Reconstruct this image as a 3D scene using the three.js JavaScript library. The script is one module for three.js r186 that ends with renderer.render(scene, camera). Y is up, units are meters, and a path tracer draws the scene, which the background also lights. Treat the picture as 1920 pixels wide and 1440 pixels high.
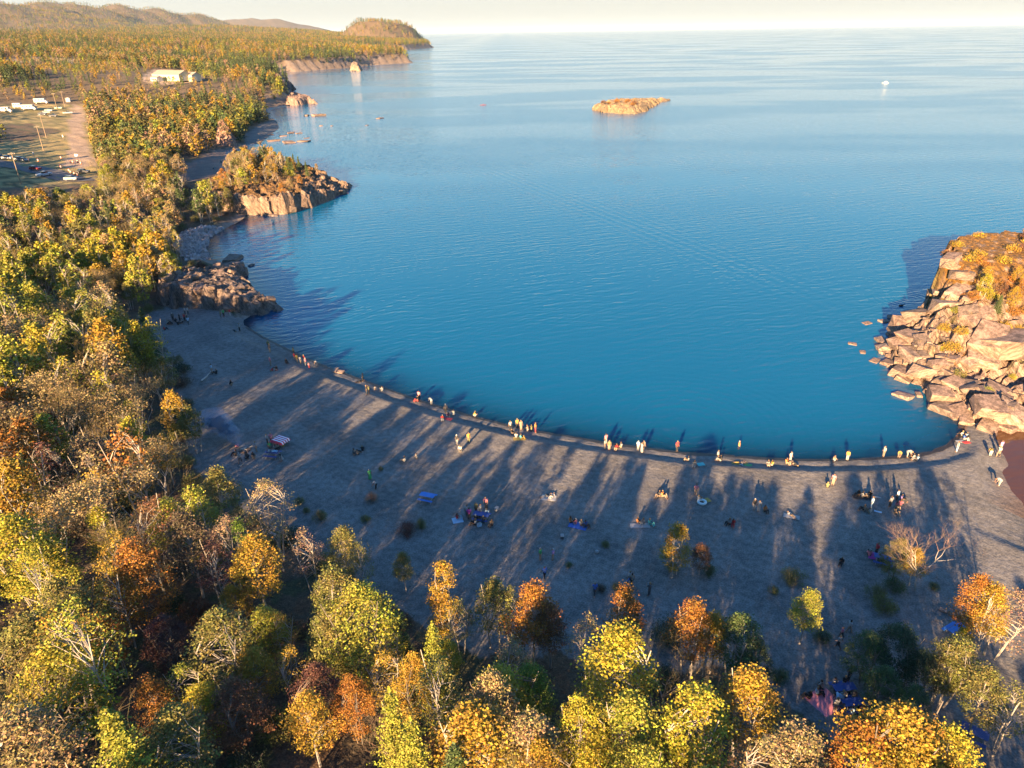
import * as THREE from 'three';
import { ConvexGeometry } from 'three/addons/geometries/ConvexGeometry.js';
import { RoundedBoxGeometry } from 'three/addons/geometries/RoundedBoxGeometry.js';
import { MarchingCubes } from 'three/addons/objects/MarchingCubes.js';
import { mergeGeometries } from 'three/addons/utils/BufferGeometryUtils.js';
import { createNoise2D, createNoise3D } from 'simplex-noise';

// ---------------------------------------------------------------- camera, sky, sun, exposure
const scene = new THREE.Scene();
const camera = new THREE.PerspectiveCamera(56.8, 4 / 3, 0.5, 120000);
camera.position.set(0, 50, 0);
camera.rotation.order = 'YXZ';
camera.rotation.set(THREE.MathUtils.degToRad(-26.4), 0, THREE.MathUtils.degToRad(-0.87));
camera.updateMatrixWorld(true); camera.updateProjectionMatrix();

const SUN_EL = THREE.MathUtils.degToRad(14.5), SUN_AZ = THREE.MathUtils.degToRad(22.6);   // shadows fall forward, 22.6 degrees to the right
const sunDir = new THREE.Vector3(-Math.sin(SUN_AZ) * Math.cos(SUN_EL), Math.sin(SUN_EL), Math.cos(SUN_AZ) * Math.cos(SUN_EL));
const sun = new THREE.DirectionalLight(new THREE.Color().setRGB(1, 0.67, 0.35), 5);
sun.name = 'sun'; sun.position.copy(sunDir).multiplyScalar(600); sun.target.position.set(0, 0, -100);
sun.position.add(sun.target.position); sun.castShadow = true; sun.shadow.radius = 1;
sun.shadow.mapSize.set(4096, 4096);
Object.assign(sun.shadow.camera, { left: -250, right: 250, top: 250, bottom: -250, near: 1, far: 1500 });
scene.add(sun, sun.target);

{ // clear evening sky: pale cream at the horizon, blue above
  const W = 512, H = 256, d = new Float32Array(W * H * 4);
  const stops = [[0, .2, .194, .168], [2, .205, .204, .18], [4.5, .225, .262, .25], [8, .17, .262, .3], [13, .09, .215, .305], [25, .036, .125, .265], [45, .023, .08, .21], [90, .018, .06, .175]];
  for (let j = 0; j < H; j++) {
    const el = (j + .5) / H * 180 - 90, e = Math.max(el, 0);
    let k = 0; while (k < stops.length - 2 && stops[k + 1][0] < e) k++;
    const A = stops[k], B = stops[k + 1], f = Math.min(1, Math.max(0, (e - A[0]) / (B[0] - A[0])));
    for (let i = 0; i < W; i++) {
      const az = (i + .5) / W * Math.PI * 2 - Math.PI, x = Math.cos(az), z = Math.sin(az);
      const glow = 1 + .14 * Math.max(0, x * -Math.sin(SUN_AZ) + z * Math.cos(SUN_AZ)) * Math.exp(-e / 20);
      for (let c = 0; c < 3; c++) d[(j * W + i) * 4 + c] = (A[c + 1] + (B[c + 1] - A[c + 1]) * f) * .67 * (el < 0 ? .6 : 1) * (1 + (glow - 1) * [1.3, 1, .7][c]);
      d[(j * W + i) * 4 + 3] = 1;
    }
  }
  const t = new THREE.DataTexture(d, W, H, THREE.RGBAFormat, THREE.FloatType);
  t.mapping = THREE.EquirectangularReflectionMapping; t.magFilter = t.minFilter = THREE.LinearFilter; t.needsUpdate = true;
  scene.background = t; scene.environment = t;
}
const renderer = new THREE.WebGLRenderer();
renderer.toneMapping = THREE.LinearToneMapping;
renderer.toneMappingExposure = 6;
renderer.shadowMap.enabled = true;

// ---------------------------------------------------------------- helpers
function rngOf(seed) { let s = seed | 0; return () => { s = (s + 0x6d2b79f5) | 0; let t = Math.imul(s ^ (s >>> 15), 1 | s); t = (t + Math.imul(t ^ (t >>> 7), 61 | t)) ^ t; return ((t ^ (t >>> 14)) >>> 0) / 4294967296; }; }
const R0 = rngOf(11);
const noise2 = createNoise2D(rngOf(5)), noise3 = createNoise3D(rngOf(6));
const fbm = (x, y, o = 4) => { let s = 0, a = .5; for (let i = 0; i < o; i++, a *= .5, x *= 2.03, y *= 2.03) s += a * noise2(x, y); return s; };
const clamp = (x, a = 0, b = 1) => Math.min(b, Math.max(a, x));
const smooth = (a, b, x) => { const t = clamp((x - a) / (b - a)); return t * t * (3 - 2 * t); };
const lerp = (a, b, t) => a + (b - a) * t;
const V = (x, y, z) => new THREE.Vector3(x, y, z);
const C = (r, g, b) => new THREE.Color().setRGB(r, g, b);
const used = new Map();
function numbered(n) { const k = used.get(n) ?? 0; used.set(n, k + 1); return k ? n + '_' + String(k).padStart(3, '0') : n; }
function tag(o, label, category, group, kind) { if (label) o.userData.label = label; if (category) o.userData.category = category; if (group) o.userData.group = group; if (kind) o.userData.kind = kind; return o; }
function shade(o) { o.traverse((c) => { if (c.isMesh) { c.castShadow = true; c.receiveShadow = true; } }); return o; }
function top(o, name) { o.name = numbered(name); scene.add(o); return shade(o); }
function part(name, geo, m, parent) { const o = new THREE.Mesh(geo, m); o.name = name; parent.add(o); o.castShadow = o.receiveShadow = true; return o; }
const std = (r, g, b, o = {}) => new THREE.MeshStandardMaterial({ color: C(r, g, b), roughness: .85, ...o });

// pixel of the 1920 x 1440 photograph -> direction; ground points come from the ground itself
const eye = camera.position.clone();
function ray(px, py) { return V(px / 960 - 1, 1 - py / 720, .5).unproject(camera).sub(eye).normalize(); }
function G(px, py, h = 0) { const d = ray(px, py); const t = (h - eye.y) / d.y; return V(eye.x + d.x * t, h, eye.z + d.z * t); }
function polyOf(pts) { return pts.map(([a, b]) => { const p = G(a, b); return [p.x, p.z]; }); }
function inPoly(P, x, z) { let c = false; for (let i = 0, j = P.length - 1; i < P.length; j = i++) { const [xi, zi] = P[i], [xj, zj] = P[j]; if ((zi > z) !== (zj > z) && x < (xj - xi) * (z - zi) / (zj - zi) + xi) c = !c; } return c; }
function distPoly(P, x, z, closed = true) { let m = 1e18; for (let i = closed ? 0 : 1, j = closed ? P.length - 1 : 0; i < P.length; j = i++) { const ax = P[j][0], az = P[j][1], bx = P[i][0] - ax, bz = P[i][1] - az; const t = clamp(((x - ax) * bx + (z - az) * bz) / (bx * bx + bz * bz + 1e-9)); const dx = x - ax - bx * t, dz = z - az - bz * t; const q = dx * dx + dz * dz; if (q < m) m = q; } return Math.sqrt(m); }

// ---------------------------------------------------------------- the lie of the land
const shorePx = [[1925, 1010], [1903, 925], [1885, 850], [1868, 800], [1840, 782], [1812, 792], [1797, 815], [1772, 836], [1722, 851], [1650, 858], [1580, 861], [1500, 861], [1430, 858], [1350, 852], [1280, 848], [1200, 838], [1130, 828], [1060, 816], [1000, 806], [940, 793], [880, 778], [820, 760], [760, 741], [700, 719], [650, 701], [600, 682], [560, 664], [520, 645], [482, 625], [462, 612],
  [458, 600], [475, 590], [478, 560], [455, 520], [430, 497], [398, 484], [384, 468], [390, 448], [420, 430], [455, 412], [470, 395], [560, 372], [600, 350], [560, 322], [500, 312], [457, 317], [430, 313], [422, 299], [424, 282], [455, 278], [461, 271], [488, 270], [501, 259], [524, 240], [519, 226], [499, 217], [497, 202], [540, 196], [560, 190], [540, 180], [512, 168], [540, 172], [555, 166], [520, 150], [490, 141], [500, 137], [560, 134], [640, 128], [700, 122], [775, 117], [740, 106], [660, 101], [700, 94.5], [760, 93.5], [812, 89], [790, 80], [740, 76]];
const LAND = [...polyOf(shorePx), [-2400, -9000], [-4000, -26000], [-30000, -26000], [-30000, 3000], [600, 3000], [600, 60], [200, -15], [75, -42]];
const NEARSEG = []; for (let i = 0, j = LAND.length - 1; i < LAND.length; j = i++) if (Math.min(Math.hypot(...LAND[i]), Math.hypot(...LAND[j])) < 700) NEARSEG.push([LAND[j], LAND[i]]);
const mesaC = G(718, 84).setY(0), mesaR = mesaC.length();
const hills = [];   // far ridges: [x, z, height, radius across, radius along]
for (const [px, R, H, w] of [[130, 7600, 235, 620], [70, 6800, 190, 500], [235, 8200, 260, 420], [295, 8400, 225, 420], [365, 8600, 190, 460], [480, 12500, 230, 1100], [600, 11000, 90, 900], [-60, 6500, 200, 900], [420, 5200, 40, 700]]) {
  const d = ray(px, 70); hills.push([d.x / Math.hypot(d.x, d.z) * R, d.z / Math.hypot(d.x, d.z) * R, H, w]);
}
function shoreDist(x, z) {
  let d;
  if (x * x + z * z < 90000) { let m = 1e18; for (const [A, B] of NEARSEG) { const bx = B[0] - A[0], bz = B[1] - A[1], ux = x - A[0], uz = z - A[1]; let t = (ux * bx + uz * bz) / (bx * bx + bz * bz); t = t < 0 ? 0 : t > 1 ? 1 : t; const q = (ux - bx * t) ** 2 + (uz - bz * t) ** 2; if (q < m) m = q; } d = Math.sqrt(m); }
  else d = distPoly(LAND, x, z);
  return inPoly(LAND, x, z) ? d : -d;
}
function terr(x, z, dd) {
  const d = dd ?? shoreDist(x, z), r = Math.hypot(x, z);
  if (d < 0) return Math.max(-6, d * .11 - .02);
  const near = smooth(900, 400, r);
  let h = lerp(.3, 1, near) * (.16 * smooth(0, 1.6, d) + .62 * smooth(2.2, 4.2, d) + .9 * smooth(4, 40, d));
  h += 66 * (1 - Math.exp(-.058 * Math.max(0, d - 38) / 66));
  const far = smooth(520, 760, r);
  h += far * (15 * smooth(0, 16, d)) + fbm(x * .004 + 3, z * .004, 4) * (1.2 * smooth(60, 250, d) + 15 * smooth(520, 1200, d));
  h += fbm(x * .09, z * .09, 3) * .5 * smooth(30, 60, d) + fbm(x * .25, z * .25, 2) * .07;
  if (r > 1500) {
    let up = 0; for (const [hx, hz, H, w] of hills) { const q = ((x - hx) ** 2 + (z - hz) ** 2) / (w * w); if (q < 12) up = Math.max(up, H * Math.exp(-q)); } h += up * (1 + .25 * fbm(x * .0012, z * .0012, 3));
    const mx = x - mesaC.x, mz = z - mesaC.z, q = Math.hypot((mx - mz * .18) / 215, mz / 420) + .12 * fbm(x * .006, z * .006, 3);
    h += (72 + 10 * fbm(x * .01, z * .01)) * smooth(1.08, .45, q);
  }
  return h;
}
function T(px, py, up = 0) {   // where the sight line meets the ground, raised by `up`
  let h = 0, p; for (let i = 0; i < 14; i++) { p = G(px, py, Math.min(h + up, 46)); h = lerp(h, terr(p.x, p.z), .7); }
  p.y = terr(p.x, p.z); return p;
}
const landPoly = (pts) => pts.map(([a, b]) => { const p = T(a, b); return [p.x, p.z]; });
const BEACH = polyOf([[262, 602], [300, 586], [345, 581], [420, 588], [455, 600], ...shorePx.slice(0, 30).reverse(), [1990, 1120], [2130, 1290], [2200, 1500], [1640, 1520], [1560, 1430], [1490, 1370], [1430, 1310], [1330, 1275], [1200, 1290], [1050, 1270], [900, 1255], [800, 1205], [730, 1150], [650, 1090], [540, 1030], [440, 960], [372, 900], [352, 830], [378, 750], [335, 690], [290, 640]]);
const COVE = landPoly([[318, 338], [345, 308], [395, 284], [426, 276], [424, 300], [432, 316], [400, 331], [360, 340]]);
const COVE2 = landPoly([[458, 274], [490, 273], [526, 240], [520, 224], [490, 232], [460, 250]]);
const DIRT = landPoly([[120, 302], [128, 285], [128, 262], [129, 225], [137, 190], [142, 172], [154, 172], [153, 190], [158, 222], [158, 262], [170, 290], [182, 300], [183, 312], [150, 316], [110, 312]]);
const FIELD = landPoly([[-60, 268], [30, 268], [124, 258], [126, 275], [118, 296], [90, 303], [50, 305], [-60, 294]]);
const LOT = landPoly([[-80, 192], [60, 186], [134, 184], [130, 215], [124, 244], [70, 240], [60, 232], [-80, 232]]);
const VERGE = landPoly([[-60, 306], [40, 312], [90, 328], [88, 345], [60, 352], [-60, 352]]);
const PAD = landPoly([[262, 150], [290, 128], [330, 132], [380, 142], [372, 160], [290, 162]]);
const TRACK = landPoly([[-20, 112], [60, 106], [150, 112], [150, 120], [60, 116], [-20, 122]]);
// ground that the photograph shows bare of trees, as pixels
const OPENP = [[[-80, 186], [140, 178], [128, 236], [75, 238], [62, 224], [-80, 224]], [[-80, 270], [62, 264], [125, 240], [122, 200], [158, 188], [186, 300], [182, 338], [90, 350], [70, 346], [-80, 352]], [[340, 306], [425, 280], [432, 316], [325, 342]], [[330, 470], [345, 430], [425, 424], [392, 480]]];
function pixelOf(x, y, z) { const v = V(x, y, z).project(camera); return [(v.x + 1) * 960, (1 - v.y) * 720]; }
// ---------------------------------------------------------------- surface textures (grain only)
function noiseTex(n, f, wrap = true) {
  const d = new Uint8Array(n * n * 4);
  for (let j = 0; j < n; j++) for (let i = 0; i < n; i++) { const v = clamp(f(i, j, n)) * 255; d.set([v, v, v, 255], (j * n + i) * 4); }
  const t = new THREE.DataTexture(d, n, n); t.wrapS = t.wrapT = THREE.RepeatWrapping; t.magFilter = THREE.LinearFilter; t.minFilter = THREE.LinearMipmapLinearFilter; t.generateMipmaps = true; t.needsUpdate = true; return t;
}
// gradient noise that repeats after f cells
function tor(i, j, n, f, s = 0) {
  const x = i / n * f, y = j / n * f, x0 = Math.floor(x), y0 = Math.floor(y), u = x - x0, v = y - y0;
  const g = (a, b) => { let h = Math.imul(((a % f) + f) % f + 131 * s + 17, 374761393) ^ Math.imul(((b % f) + f) % f + 57 * s + 5, 668265263); h = Math.imul(h ^ (h >>> 13), 1274126177); h ^= h >>> 16; const t = (h >>> 0) / 4294967296 * 6.2832; return Math.cos(t) * (x - a) + Math.sin(t) * (y - b); };
  const w = (t) => t * t * t * (t * (t * 6 - 15) + 10), p = w(u), q = w(v);
  return 1.5 * lerp(lerp(g(x0, y0), g(x0 + 1, y0), p), lerp(g(x0, y0 + 1), g(x0 + 1, y0 + 1), p), q);
}
const grain = noiseTex(1024, (i, j, n) => .84 + .09 * tor(i, j, n, 7) + .12 * tor(i, j, n, 47, 3) + .16 * tor(i, j, n, 190, 7));
const dimples = noiseTex(1024, (i, j, n) => .5 + .34 * tor(i, j, n, 67, 5) * (.6 + .6 * tor(i, j, n, 5, 3)) + .2 * tor(i, j, n, 113, 2) + .14 * tor(i, j, n, 230, 8));
const rockTex = noiseTex(256, (i, j, n) => .78 + .26 * tor(i, j, n, 4, 2) + .22 * tor(i, j, n, 14, 6) + .18 * tor(i, j, n, 45, 1));
grain.colorSpace = THREE.SRGBColorSpace; rockTex.colorSpace = THREE.SRGBColorSpace;
const rep = (t, s) => { const c = t.clone(); c.repeat.set(s, s); c.rotation = .6; c.needsUpdate = true; return c; };

// ---------------------------------------------------------------- ground and beach: one sheet, fine near the beach, coarse far away
{
  const rows = []; for (let r = 2; r < 42; r += 1.5) rows.push(r); for (let r = 42; r < 135; r += .42) rows.push(r); for (let r = 135; r < 420; r *= 1.011) rows.push(r); for (let r = 420; r < 3600; r *= 1.012) rows.push(r); for (let r = 3600; r < 26000; r *= 1.016) rows.push(r);
  const cols = []; for (let a = -39; a <= 39.01; a += .27) cols.push(a); for (let a = 44; a < 317; a += 6) cols.push(a);
  const nr = rows.length, nc = cols.length, P = new Float32Array(nr * nc * 3), K = new Float32Array(nr * nc * 3), UV = new Float32Array(nr * nc * 2), cls = new Uint8Array(nr * nc);
  const sand = [.205, .186, .17], pink = [.24, .17, .14], floor = [.115, .082, .05], dirt = [.5, .35, .235], grass = [.44, .32, .12], tuft = [.24, .2, .07], rock = [.3, .22, .165], green = [.07, .08, .025];
  for (let j = 0; j < nr; j++) for (let i = 0; i < nc; i++) {
    const a = cols[i] * Math.PI / 180, x = Math.sin(a) * rows[j], z = -Math.cos(a) * rows[j], k = j * nc + i, d = shoreDist(x, z);
    P.set([x, terr(x, z, d), z], k * 3); UV.set([x, z], k * 2);
    let c = floor, r = rows[j], m = 1;
    const n = fbm(x * .12, z * .12, 3), wob = n * 2.5;
    if (r < 230 && (inPoly(BEACH, x + wob, z + wob) || (d < 22 && d > -20 && r < 140 && z < -40 && !(z < -92 && x < -60)) || d <= 0)) { c = d < .5 && x > 60 && z > -104 ? [.2, .075, .03] : sand; cls[k] = 1; m = 1 + .12 * fbm(x * .05, z * .05) + .07 * n + .13 * fbm(d * .55 + 20, (x - z) * .02, 3); }
    else if (r < 600) {
      const x2 = x + wob, z2 = z + wob;
      if (inPoly(COVE, x2, z2)) c = pink; else if (inPoly(COVE2, x2, z2)) c = sand; else if (inPoly(DIRT, x2, z2)) c = dirt;
      else if (inPoly(FIELD, x2, z2)) c = n > .2 ? tuft : grass; else if (inPoly(VERGE, x2, z2)) c = n > .05 ? green : grass; else if (inPoly(LOT, x2, z2)) c = n > .05 ? grass : tuft; else if (inPoly(PAD, x2, z2) || inPoly(TRACK, x2, z2)) c = dirt;
      else if (d < 3) c = rock; else if (x < -150 && OPENP.some((P) => inPoly(P, ...pixelOf(x, terr(x, z, d), z)))) c = n > .1 ? tuft : grass; else c = n > .15 ? [.14, .08, .042] : n < -.2 ? [.09, .085, .035] : floor;
      m = 1 + .25 * n;
    } else { c = d < 16 ? rock : [.17, .11, .055]; m = 1 + .4 * fbm(x * .01, z * .01, 3); if (inPoly(TRACK, x, z) || inPoly(PAD, x, z)) c = dirt; }
    K.set(c.map((q) => q * m), k * 3);
  }
  const idx = [[], []];
  for (let j = 0; j < nr - 1; j++) for (let i = 0; i < nc; i++) {
    const i2 = (i + 1) % nc, a = j * nc + i, b = j * nc + i2, c = a + nc, e = b + nc;
    const w = cls[a] + cls[b] + cls[c] + cls[e] >= 2 ? 1 : 0; idx[w].push(a, c, b, b, c, e);
  }
  const make = (w, m, name) => {
    const g = new THREE.BufferGeometry();
    g.setAttribute('position', new THREE.BufferAttribute(P, 3)); g.setAttribute('color', new THREE.BufferAttribute(K, 3)); g.setAttribute('uv', new THREE.BufferAttribute(UV, 2));
    g.setIndex(idx[w]); g.computeVertexNormals();
    const o = new THREE.Mesh(g, m); tag(o, null, null, null, 'structure'); top(o, name);
  };
  make(1, new THREE.MeshStandardMaterial({ vertexColors: true, roughness: .95, map: rep(grain, 1 / 31), bumpMap: rep(dimples, 1 / 41), bumpScale: .07 }), 'beach');
  make(0, new THREE.MeshStandardMaterial({ vertexColors: true, roughness: 1, map: rep(grain, 1 / 27), bumpMap: rep(dimples, 1 / 30), bumpScale: .15 }), 'ground');
}
// a ribbon that follows the ground along points given in metres
function ribbon(pts, half, lift, m, name, jag = 0) {
  const cv = new THREE.CatmullRomCurve3(pts.map(([x, z]) => V(x, 0, z))), n = Math.ceil(cv.getLength() / 1.2), P = [], UV = [], I = [], rr = rngOf(77);
  for (let i = 0; i <= n; i++) {
    const p = cv.getPointAt(i / n), t = cv.getTangentAt(i / n);
    for (const s of [-1, 0, 1]) { const w = half * s * (1 - jag * rr()), x = p.x - t.z * w, z = p.z + t.x * w; P.push(x, terr(x, z) + lift, z); UV.push(x, z); }
    if (i < n) for (const k of [0, 1]) { const a = i * 3 + k; I.push(a, a + 1, a + 3, a + 1, a + 4, a + 3); }
  }
  const g = new THREE.BufferGeometry(); g.setAttribute('position', new THREE.Float32BufferAttribute(P, 3)); g.setAttribute('uv', new THREE.Float32BufferAttribute(UV, 2)); g.setIndex(I); g.computeVertexNormals();
  const o = new THREE.Mesh(g, m); tag(o, null, null, null, 'structure'); return top(o, name);
}
const asphalt = new THREE.MeshStandardMaterial({ color: C(.13, .12, .125), roughness: .9, map: rep(grain, 1 / 13) });
asphalt.side = THREE.DoubleSide;
ribbon(landPoly([[-60, 300], [0, 306], [50, 315], [95, 325], [125, 334], [150, 338], [185, 336], [230, 330]]), 5.2, .14, asphalt, 'road');
{ // dark line of wet sand and washed-up twigs along the waterline
  const pts = polyOf(shorePx.slice(6, 30)).map(([x, z]) => [x, z]);
  const wet = new THREE.MeshStandardMaterial({ color: C(.022, .02, .022), roughness: .55, map: rep(grain, 1 / 11), bumpMap: rep(dimples, 1 / 12), bumpScale: .12, side: THREE.DoubleSide });
  const off = pts.map(([x, z]) => [x, z + .25]);
  ribbon(off, .55, .03, wet, 'wet_sand', .75);
}

// ---------------------------------------------------------------- the lake
const NB = { x0: -118, z0: -300, s: 256 };
{
  const N = 512, tile = new Float32Array(N * N), rr = rngOf(21), waves = [];
  for (let k = 0; k < 70; k++) {
    const lam = .7 * Math.pow(7, Math.pow(rr(), 1.5)), dir = 1.15 + (rr() + rr() + rr() - 1.5) * .9, kk = 64 / lam, kx = Math.round(Math.cos(dir) * kk), kz = Math.round(Math.sin(dir) * kk);
    waves.push([kx, kz, rr() * 6.28, .0017 * Math.pow(lam, .8)]);
  }
  for (const [kx, kz, ph, am] of waves) {
    const cx = [], sx = []; for (let i = 0; i < N; i++) { cx.push(Math.cos(2 * Math.PI * kx * i / N + ph)); sx.push(Math.sin(2 * Math.PI * kx * i / N + ph)); }
    for (let j = 0; j < N; j++) { const c = Math.cos(2 * Math.PI * kz * j / N) * am, s = Math.sin(2 * Math.PI * kz * j / N) * am; for (let i = 0; i < N; i++) tile[j * N + i] += cx[i] * c - sx[i] * s; }
  }
  const M = 2048, near = new Float32Array(M * M), ring = G(1285, 800), ring2 = G(1705, 560), swell = ray(1200, 460);
  const wakeA = G(860, 300), wakeB = G(1560, 590), wd = V(wakeB.x - wakeA.x, 0, wakeB.z - wakeA.z), wl = wd.length(); wd.normalize();
  const mod = []; for (let j = 0; j < 128; j++) for (let i = 0; i < 128; i++) mod.push(.75 + .5 * fbm(i * .036, j * .06, 2));
  for (let j = 0; j < M; j++) for (let i = 0; i < M; i++) {
    const x = NB.x0 + (i + .5) / M * NB.s, z = NB.z0 + (j + .5) / M * NB.s;
    let h = tile[(j % N) * N + (i % N)] * mod[(j >> 4) * 128 + (i >> 4)];
    const q = Math.hypot(x - ring.x, z - ring.z); if (q < 26) h += .016 * Math.sin(q * 4.2) * smooth(26, 6, q) * smooth(0, 2, q);
    const q2 = Math.hypot(x - ring2.x, z - ring2.z); if (q2 < 12) h += .014 * Math.sin(q2 * 5) * smooth(12, 3, q2) * smooth(0, 1, q2);
    const u = (x - wakeA.x) * wd.x + (z - wakeA.z) * wd.z, v = -(x - wakeA.x) * wd.z + (z - wakeA.z) * wd.x, band = Math.exp(-((v + 4) ** 2) / 90) * smooth(-10, 20, u) * smooth(wl + 15, wl - 30, u);
    if (band > .01) h += .018 * band * Math.sin(v * 2.1 + .25 * Math.sin(u * .05));
    const e = Math.min(i, j, M - 1 - i, M - 1 - j) / 60; near[j * M + i] = e < 1 ? lerp(tile[(j % N) * N + (i % N)], h, e) : h;
  }
  const fl = (d, n) => { const t = new THREE.DataTexture(Float32Array.from(d, (v) => .5 + v * 2), n, n, THREE.RedFormat, THREE.FloatType); t.wrapS = t.wrapT = THREE.RepeatWrapping; t.magFilter = THREE.LinearFilter; t.needsUpdate = true; return t; };
  const nearT = fl(near, M), farT = fl(tile, N); farT.repeat.set(4, 4);
  // clear near the shore, opaque with depth: how far the bottom shows through
  const S = 512, clear = new Uint8Array(S * S * 4);
  for (let j = 0; j < S; j++) for (let i = 0; i < S; i++) {
    const x = NB.x0 + (i + .5) / S * NB.s, z = NB.z0 + (j + .5) / S * NB.s, d = shoreDist(x, z);
    let v = d > 0 ? .9 : .9 * Math.exp(d / 5); if (x > 66 && z > -100) v = Math.max(v, .75); if (i < 3 || j < 3 || i > S - 4 || j > S - 4) v = 0;
    clear.set([v * 255, v * 255, v * 255, 255], (j * S + i) * 4);
  }
  const clearT = new THREE.DataTexture(clear, S, S); clearT.magFilter = THREE.LinearFilter; clearT.needsUpdate = true;
  const slick = noiseTex(512, (i, j, n) => { const v = tor(i, j * 3, n, 9, 3) + .5 * tor(i, j * 3, n, 27, 6); return .4 + .6 * smooth(-.3, .4, v); });
  slick.repeat.set(1 / 9, 1 / 9); slick.wrapS = slick.wrapT = THREE.RepeatWrapping;
  const body = { color: C(.002, .095, .2), roughness: .16, ior: 1.333, bumpScale: .5 };
  const nearM = new THREE.MeshPhysicalMaterial({ ...body, bumpMap: nearT, roughnessMap: slick, transmission: 1, transmissionMap: clearT });
  const farM = new THREE.MeshPhysicalMaterial({ ...body, bumpMap: farT, roughnessMap: slick });
  const lake = new THREE.Group();
  const quad = (x0, z0, x1, z1) => { const g = new THREE.BufferGeometry(), f = (x, z) => [(x - NB.x0) / NB.s, (z - NB.z0) / NB.s]; g.setAttribute('position', new THREE.Float32BufferAttribute([x0, 0, z0, x0, 0, z1, x1, 0, z0, x1, 0, z1], 3)); g.setAttribute('uv', new THREE.Float32BufferAttribute([...f(x0, z0), ...f(x0, z1), ...f(x1, z0), ...f(x1, z1)], 2)); g.setAttribute('normal', new THREE.Float32BufferAttribute([0, 1, 0, 0, 1, 0, 0, 1, 0, 0, 1, 0], 3)); g.setIndex([0, 1, 2, 2, 1, 3]); return g; };
  const x0 = NB.x0, x1 = x0 + NB.s, z0 = NB.z0, z1 = z0 + NB.s, B = 60000;
  part('near_water', quad(x0, z0, x1, z1), nearM, lake);
  part('far_water', mergeGeometries([quad(-B, -B, B, z0), quad(-B, z0, x0, z1), quad(x1, z0, B, z1), quad(-B, z1, B, 3000)]), farM, lake);
  tag(lake, null, null, null, 'structure'); top(lake, 'lake');
  // the creek behind the spit runs brown with peat
  const cp = [...polyOf([[1846, 776], [1868, 800], [1885, 850], [1903, 925], [1925, 1010], [1990, 1110]]).map(([x, z]) => [x - 1.2, z]), [140, -40], [140, -92], [78, -82]], sh = new THREE.Shape(cp.map(([x, z]) => new THREE.Vector2(x, -z))), cg = new THREE.ShapeGeometry(sh).rotateX(-Math.PI / 2), cq = cg.attributes.position, cu = cg.attributes.uv;
  for (let i = 0; i < cq.count; i++) cu.setXY(i, (cq.getX(i) - NB.x0) / NB.s, (cq.getZ(i) - NB.z0) / NB.s);
  const creek = new THREE.Mesh(cg, new THREE.MeshPhysicalMaterial({ color: C(.085, .034, .014), roughness: .08, ior: 1.333, bumpMap: farT, bumpScale: .25 })); creek.position.y = .012; tag(creek, null, null, null, 'structure'); top(creek, 'creek');
}
// ---------------------------------------------------------------- trees: crowns of leaf-sized faces on real limbs
class Geo {
  constructor() { this.p = []; this.c = []; }
  tri(a, b, c, k) { this.p.push(...a, ...b, ...c); this.c.push(...k, ...k, ...k); }
  leaf(x, y, z, s, R, k) {   // a small bent rhombus, turned at random
    const a = R() * 6.283, t = R() * 1.5, ca = Math.cos(a), sa = Math.sin(a), ct = Math.cos(t), st = Math.sin(t), b = R() * 6.283, cb = Math.cos(b) * s, sb = Math.sin(b) * s * .72;
    const u = [ca * ct, st, sa * ct], w = [-sa, 0, ca], P = (m, n) => [x + u[0] * m + w[0] * n, y + u[1] * m + w[1] * n, z + u[2] * m + w[2] * n];
    const A = P(cb, -sb), B = P(sb, cb), D = P(-cb, sb), E = P(-sb, -cb);
    this.tri(A, B, D, k); this.tri(A, D, E, k);
  }
  limb(pts, r0, r1, n, k) {
    let prev = null;
    for (let i = 0; i < pts.length; i++) {
      const a = pts[Math.max(0, i - 1)], b = pts[Math.min(pts.length - 1, i + 1)], d = V(b[0] - a[0], b[1] - a[1], b[2] - a[2]).normalize();
      const u = V(-d.z, 0, d.x); if (u.lengthSq() < 1e-4) u.set(1, 0, 0); u.normalize(); const w = d.clone().cross(u), r = lerp(r0, r1, i / (pts.length - 1)), ring = [];
      for (let j = 0; j < n; j++) { const t = j / n * 6.283, c = Math.cos(t) * r, s = Math.sin(t) * r; ring.push([pts[i][0] + u.x * c + w.x * s, pts[i][1] + u.y * c + w.y * s, pts[i][2] + u.z * c + w.z * s]); }
      if (prev) for (let j = 0; j < n; j++) { const j2 = (j + 1) % n; this.tri(prev[j], ring[j], prev[j2], k); this.tri(prev[j2], ring[j], ring[j2], k); }
      prev = ring;
    }
  }
  build() { const g = new THREE.BufferGeometry(); g.setAttribute('position', new THREE.Float32BufferAttribute(this.p, 3)); g.setAttribute('color', new THREE.Float32BufferAttribute(this.c, 3)); g.computeVertexNormals(); return g; }
}
const W1 = [1, 1, 1];
const bend = (a, b, k, R) => { const o = []; for (let i = 0; i <= 3; i++) { const t = i / 3; o.push([lerp(a[0], b[0], t) + (R() - .5) * k * (i % 3 ? 1 : 0), lerp(a[1], b[1], t) + k * .6 * Math.sin(t * 3.14), lerp(a[2], b[2], t) + (R() - .5) * k * (i % 3 ? 1 : 0)]); } return o; };
const tone = (R, v = .3) => { const m = 1 + (R() - .5) * v * 2, h = (R() - .5) * .22; return [m * (1 + h * .6), m * (1 - h), m * (1 + h)]; };
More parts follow.
